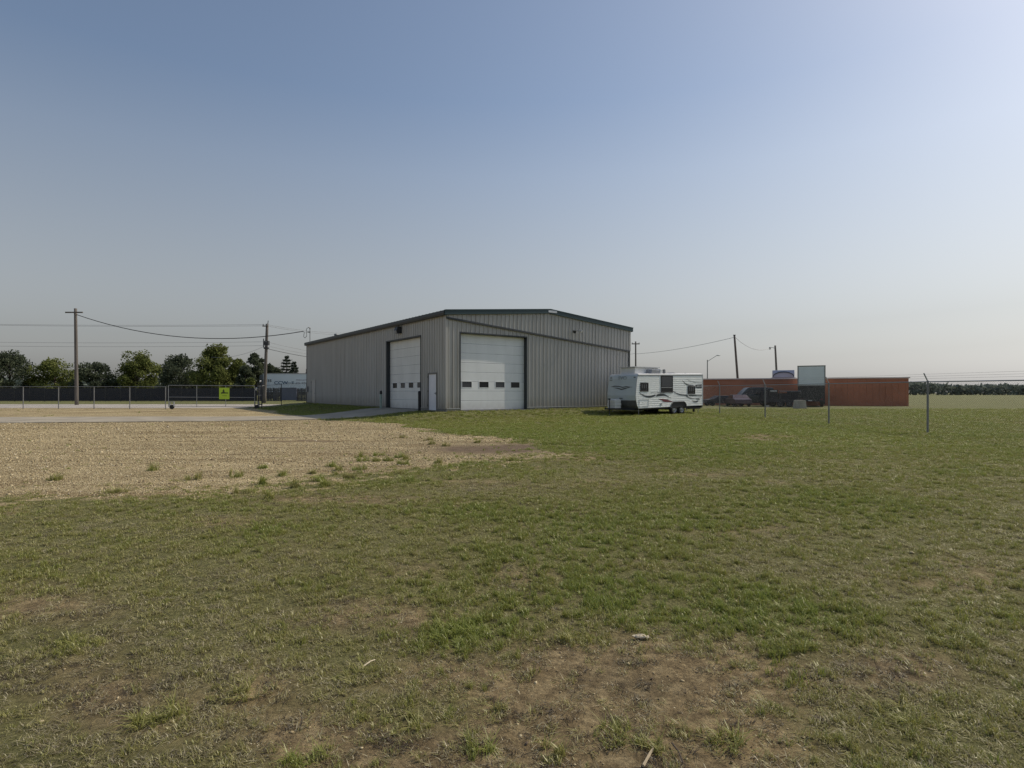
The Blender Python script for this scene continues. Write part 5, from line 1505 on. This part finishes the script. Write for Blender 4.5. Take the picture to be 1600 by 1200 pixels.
# clumps growing in the gravel
CL = [(365, 745, 14), (410, 732, 7), (440, 744, 5), (488, 740, 5), (517, 729, 7), (530, 735, 5), (562, 715, 9), (566, 721, 10), (590, 712, 8), (588, 721, 6), (607, 720, 7), (623, 715, 7), (635, 718, 5), (682, 724, 8),
      (560, 734, 12), (500, 752, 10), (505, 760, 8), (545, 747, 10), (380, 771, 14), (625, 741, 7), (630, 684, 5), (668, 688, 7), (675, 694, 6), (695, 697, 7), (747, 692, 5), (800, 720, 6), (820, 690, 12), (860, 694, 14), (420, 779, 12), (700, 745, 12), (640, 752, 14), (460, 762, 6), (300, 750, 14), (240, 735, 8), (180, 770, 16), (90, 750, 12), (630, 726, 10), (410, 757, 3)]
for (px, py, w) in CL:
    x, y = ground_at(px, py); R_ = w/F*y
    n = int(np.clip(R_*R_*260, 8, 70))
    a = rs.uniform(0, 6.283, n); q = np.sqrt(rs.uniform(0, 1, n))*R_
    PX.append(x+q*np.cos(a)); PY.append(y+q*np.sin(a)*.8); TI.append(rs.uniform(.45, .95)+rs.normal(0, .06, n)); KI.append(rs.choice([0, 3, 5], n))
    S.append(np.stack([rs.uniform(1.2, 1.8, n), rs.uniform(1.2, 1.8, n), rs.uniform(1.2, 2.3, n)], -1))
for (px, py, w, tn) in ((745, 1172, 26, .74), (480, 1190, 30, .80), (960, 1150, 34, .62), (1020, 1168, 26, .55), (1135, 1160, 30, .66), (380, 1090, 24, .5), (700, 1000, 60, .82), (735, 985, 40, .85), (640, 1135, 26, .58), (1225, 1000, 50, .78),
                         (860, 1180, 26, .5), (1190, 950, 70, .76), (560, 1060, 30, .52), (250, 1120, 40, .6), (120, 1010, 40, .62), (1400, 1120, 40, .6), (1500, 1000, 50, .66), (905, 1000, 30, .56), (1060, 1140, 24, .45), (780, 1120, 20, .5)):
    x, y = ground_at(px, py); R_ = w/F*y; n = int(np.clip(R_*R_*1500, 5, 60))
    a = rs.uniform(0, 6.283, n); q = np.sqrt(rs.uniform(0, 1, n))*R_
    PX.append(x+q*np.cos(a)); PY.append(y+q*np.sin(a)); TI.append(np.clip(tn+rs.normal(0, .06, n), 0, 1)); KI.append(rs.choice([5, 3, 0], n))
    S.append(np.stack([rs.uniform(.6, 1, n), rs.uniform(.6, 1, n), rs.uniform(.45, .85, n)], -1))
# longer tufts against the building foot and fence posts
for t in np.linspace(0, GL, 260):
    if GD[0] < t < GD[1] and rs.rand() < .8: continue
    x, y = B2W(t, -.12-rs.rand()*.25); PX.append([x]); PY.append([y]); TI.append([rs.uniform(.35, .75)]); KI.append([3]); S.append([[2, 2, rs.uniform(1.0, 2.4)]])
for t in np.linspace(9, WL, 220):
    x, y = B2W(-.12-rs.rand()*.3, t); PX.append([x]); PY.append([y]); TI.append([rs.uniform(.4, .8)]); KI.append([3]); S.append([[2, 2, rs.uniform(1.2, 2.6)]])
PX = np.concatenate(PX); PY = np.concatenate(PY); TI = np.concatenate(TI); KI = np.concatenate(KI); S = np.concatenate(S)

# ground height including the fine relief of the sheet near the camera
def fine_z(x, y):
    z = terrain(x, y); nf = np.clip(1.2-np.hypot(x, y)/16, 0, 1)
    g, _, _, br, _, _, _ = masks(x, y)
    return z+nf*((fbm(x*3.5, y*3.5, 51, 4)-.5)*.035)*(1-g*.6)+nf*(fbm(x*14, y*14, 55, 2)-.5)*.022*br

def scatter(name, label, x, y, z, tint, scale, kind, sources, tilt, catname):
    me = bpy.data.meshes.new(name); n = len(x)
    me.vertices.add(n); me.vertices.foreach_set('co', np.stack([x, y, z], -1).ravel())
    a = me.attributes.new('tint', 'FLOAT', 'POINT'); a.data.foreach_set('value', tint)
    a = me.attributes.new('size', 'FLOAT_VECTOR', 'POINT'); a.data.foreach_set('vector', np.asarray(scale, float).ravel())
    r = np.random.RandomState(5)
    rot = np.stack([r.normal(0, tilt, n), r.normal(0, tilt, n), r.uniform(0, 6.283, n)], -1)
    a = me.attributes.new('turn', 'FLOAT_VECTOR', 'POINT'); a.data.foreach_set('vector', rot.ravel())
    a = me.attributes.new('pick', 'INT', 'POINT'); a.data.foreach_set('value', kind.astype(np.int32))
    o = bpy.data.objects.new(name, me); COL.objects.link(o); tag(o, label, catname, kind='stuff')
    ng = bpy.data.node_groups.new(name+'_nodes', 'GeometryNodeTree')
    ng.interface.new_socket('Geometry', in_out='INPUT', socket_type='NodeSocketGeometry'); ng.interface.new_socket('Geometry', in_out='OUTPUT', socket_type='NodeSocketGeometry')
    N = ng.nodes; L = ng.links
    gi = N.new('NodeGroupInput'); go = N.new('NodeGroupOutput'); ip = N.new('GeometryNodeInstanceOnPoints')
    gt = N.new('GeometryNodeGeometryToInstance')
    for s in reversed(sources):
        oi = N.new('GeometryNodeObjectInfo'); oi.inputs['Object'].default_value = s; oi.inputs['As Instance'].default_value = True
        L.new(oi.outputs['Geometry'], gt.inputs[0])
    def named(nm, ty):
        q = N.new('GeometryNodeInputNamedAttribute'); q.data_type = ty; q.inputs['Name'].default_value = nm; return q.outputs[0]
    # each source becomes one child instance
    L.new(gi.outputs[0], ip.inputs['Points'])
    ji = N.new('GeometryNodeJoinGeometry')
    for lnk in list(gt.inputs[0].links): pass
    N.remove(gt)
    for q in [q for q in N if q.bl_idname == 'GeometryNodeObjectInfo']: L.new(q.outputs['Geometry'], ji.inputs[0])
    L.new(ji.outputs[0], ip.inputs['Instance'])
    ip.inputs['Pick Instance'].default_value = True
    L.new(named('pick', 'INT'), ip.inputs['Instance Index'])
    L.new(named('turn', 'FLOAT_VECTOR'), ip.inputs['Rotation'])
    L.new(named('size', 'FLOAT_VECTOR'), ip.inputs['Scale'])
    L.new(ip.outputs[0], go.inputs[0])
    md = o.modifiers.new('scatter', 'NODES'); md.node_group = ng
    return o
scatter('lawn_grass', 'short patchy lawn, green and straw coloured, with worn dry spots', PX, PY, fine_z(PX, PY), TI, S, KI, tuft_objs, .10, 'grass')

# stones
def stone_mat():
    m = bpy.data.materials.new('gravel_stones'); m.use_nodes = True
    nt = m.node_tree; n = nt.nodes; l = nt.links; b = n["Principled BSDF"]; b.inputs["Roughness"].default_value = .85
    ti = n.new("ShaderNodeAttribute"); ti.attribute_type = 'INSTANCER'; ti.attribute_name = 'tint'
    cr = n.new("ShaderNodeValToRGB"); e = cr.color_ramp.elements
    e[0].color = (.13, .09, .06, 1); e[1].color = (.66, .58, .44, 1)
    for p, c in ((.3, (.31, .24, .13)), (.6, (.46, .375, .215)), (.85, (.56, .47, .29))):
        k = e.new(p); k.color = (*c, 1)
    l.new(ti.outputs["Fac"], cr.inputs[0]); l.new(cr.outputs[0], b.inputs["Base Color"]); return m
MS = stone_mat(); stones = []
for i in range(3):
    bm = bmesh.new(); bmesh.ops.create_icosphere(bm, subdivisions=1, radius=1)
    r_ = random.Random(i+40)
    for v in bm.verts: v.co *= r_.uniform(.75, 1.15); v.co.z *= .6
    me = bpy.data.meshes.new('pebble'); bm.to_mesh(me); bm.free(); me.materials.append(MS)
    me.polygons.foreach_set('use_smooth', [True]*len(me.polygons))
    o = bpy.data.objects.new('pebble_%s' % 'abc'[i], me); hid.objects.link(o); stones.append(o)
gx_, gy_ = [], []; gs = []
for (y0, y1, dens, s0) in ((8.5, 12, 420, .0105), (12, 18, 190, .014), (18, 31, 60, .020)):
    A = .93*(y1*y1-y0*y0)+3*(y1-y0); n = int(dens*A)
    y = np.sqrt(rs.uniform(y0*y0, y1*y1, n)); x = rs.uniform(-1, .35, n)*(.93*y+1.5)
    g = masks(x, y); k = g[0] & ~g[1] & (rs.uniform(size=n) > g[5]*1.3)
    gx_.append(x[k]); gy_.append(y[k]); gs.append(s0*rs.lognormal(0, .35, k.sum()))
# a few stones in the worn soil near the camera
n = 16000; y = np.sqrt(rs.uniform(1.6**2, 9**2, n)); x = rs.uniform(-1, 1, n)*(.93*y+1)
g = masks(x, y); k = rs.uniform(size=n) < np.clip(g[3]*.9+.03, 0, 1)
gx_.append(x[k]); gy_.append(y[k]); gs.append(.0042*rs.lognormal(0, .45, k.sum()))
gx_ = np.concatenate(gx_); gy_ = np.concatenate(gy_); gs = np.concatenate(gs); n = len(gx_)
sc3 = np.stack([gs, gs*rs.uniform(.7, 1.2, n), gs*rs.uniform(.6, 1, n)], -1)
scatter('gravel_stones', 'loose tan gravel stones on the drive and in the worn soil', gx_, gy_, fine_z(gx_, gy_)+gs*.2, rs.beta(2.2, 2.2, n), sc3, rs.randint(0, 3, n), stones, .3, 'gravel')
# dead leaves and clods: dark crumbs in the worn soil
n = 14000; y = np.sqrt(rs.uniform(1.6**2, 7**2, n)); x = rs.uniform(-1, 1, n)*(.93*y+1)
g = masks(x, y); k = rs.uniform(size=n) < np.clip(g[3]*.6+.05, 0, 1); x, y = x[k], y[k]; n = len(x)
gs = .0038*rs.lognormal(0, .4, n)
scatter('soil_clods', 'dark crumbs of soil and dead matter among the grass', x, y, fine_z(x, y)+gs*.2, rs.uniform(0, .12, n), np.stack([gs, gs, gs*.7], -1), rs.randint(0, 3, n), stones, .4, 'soil')
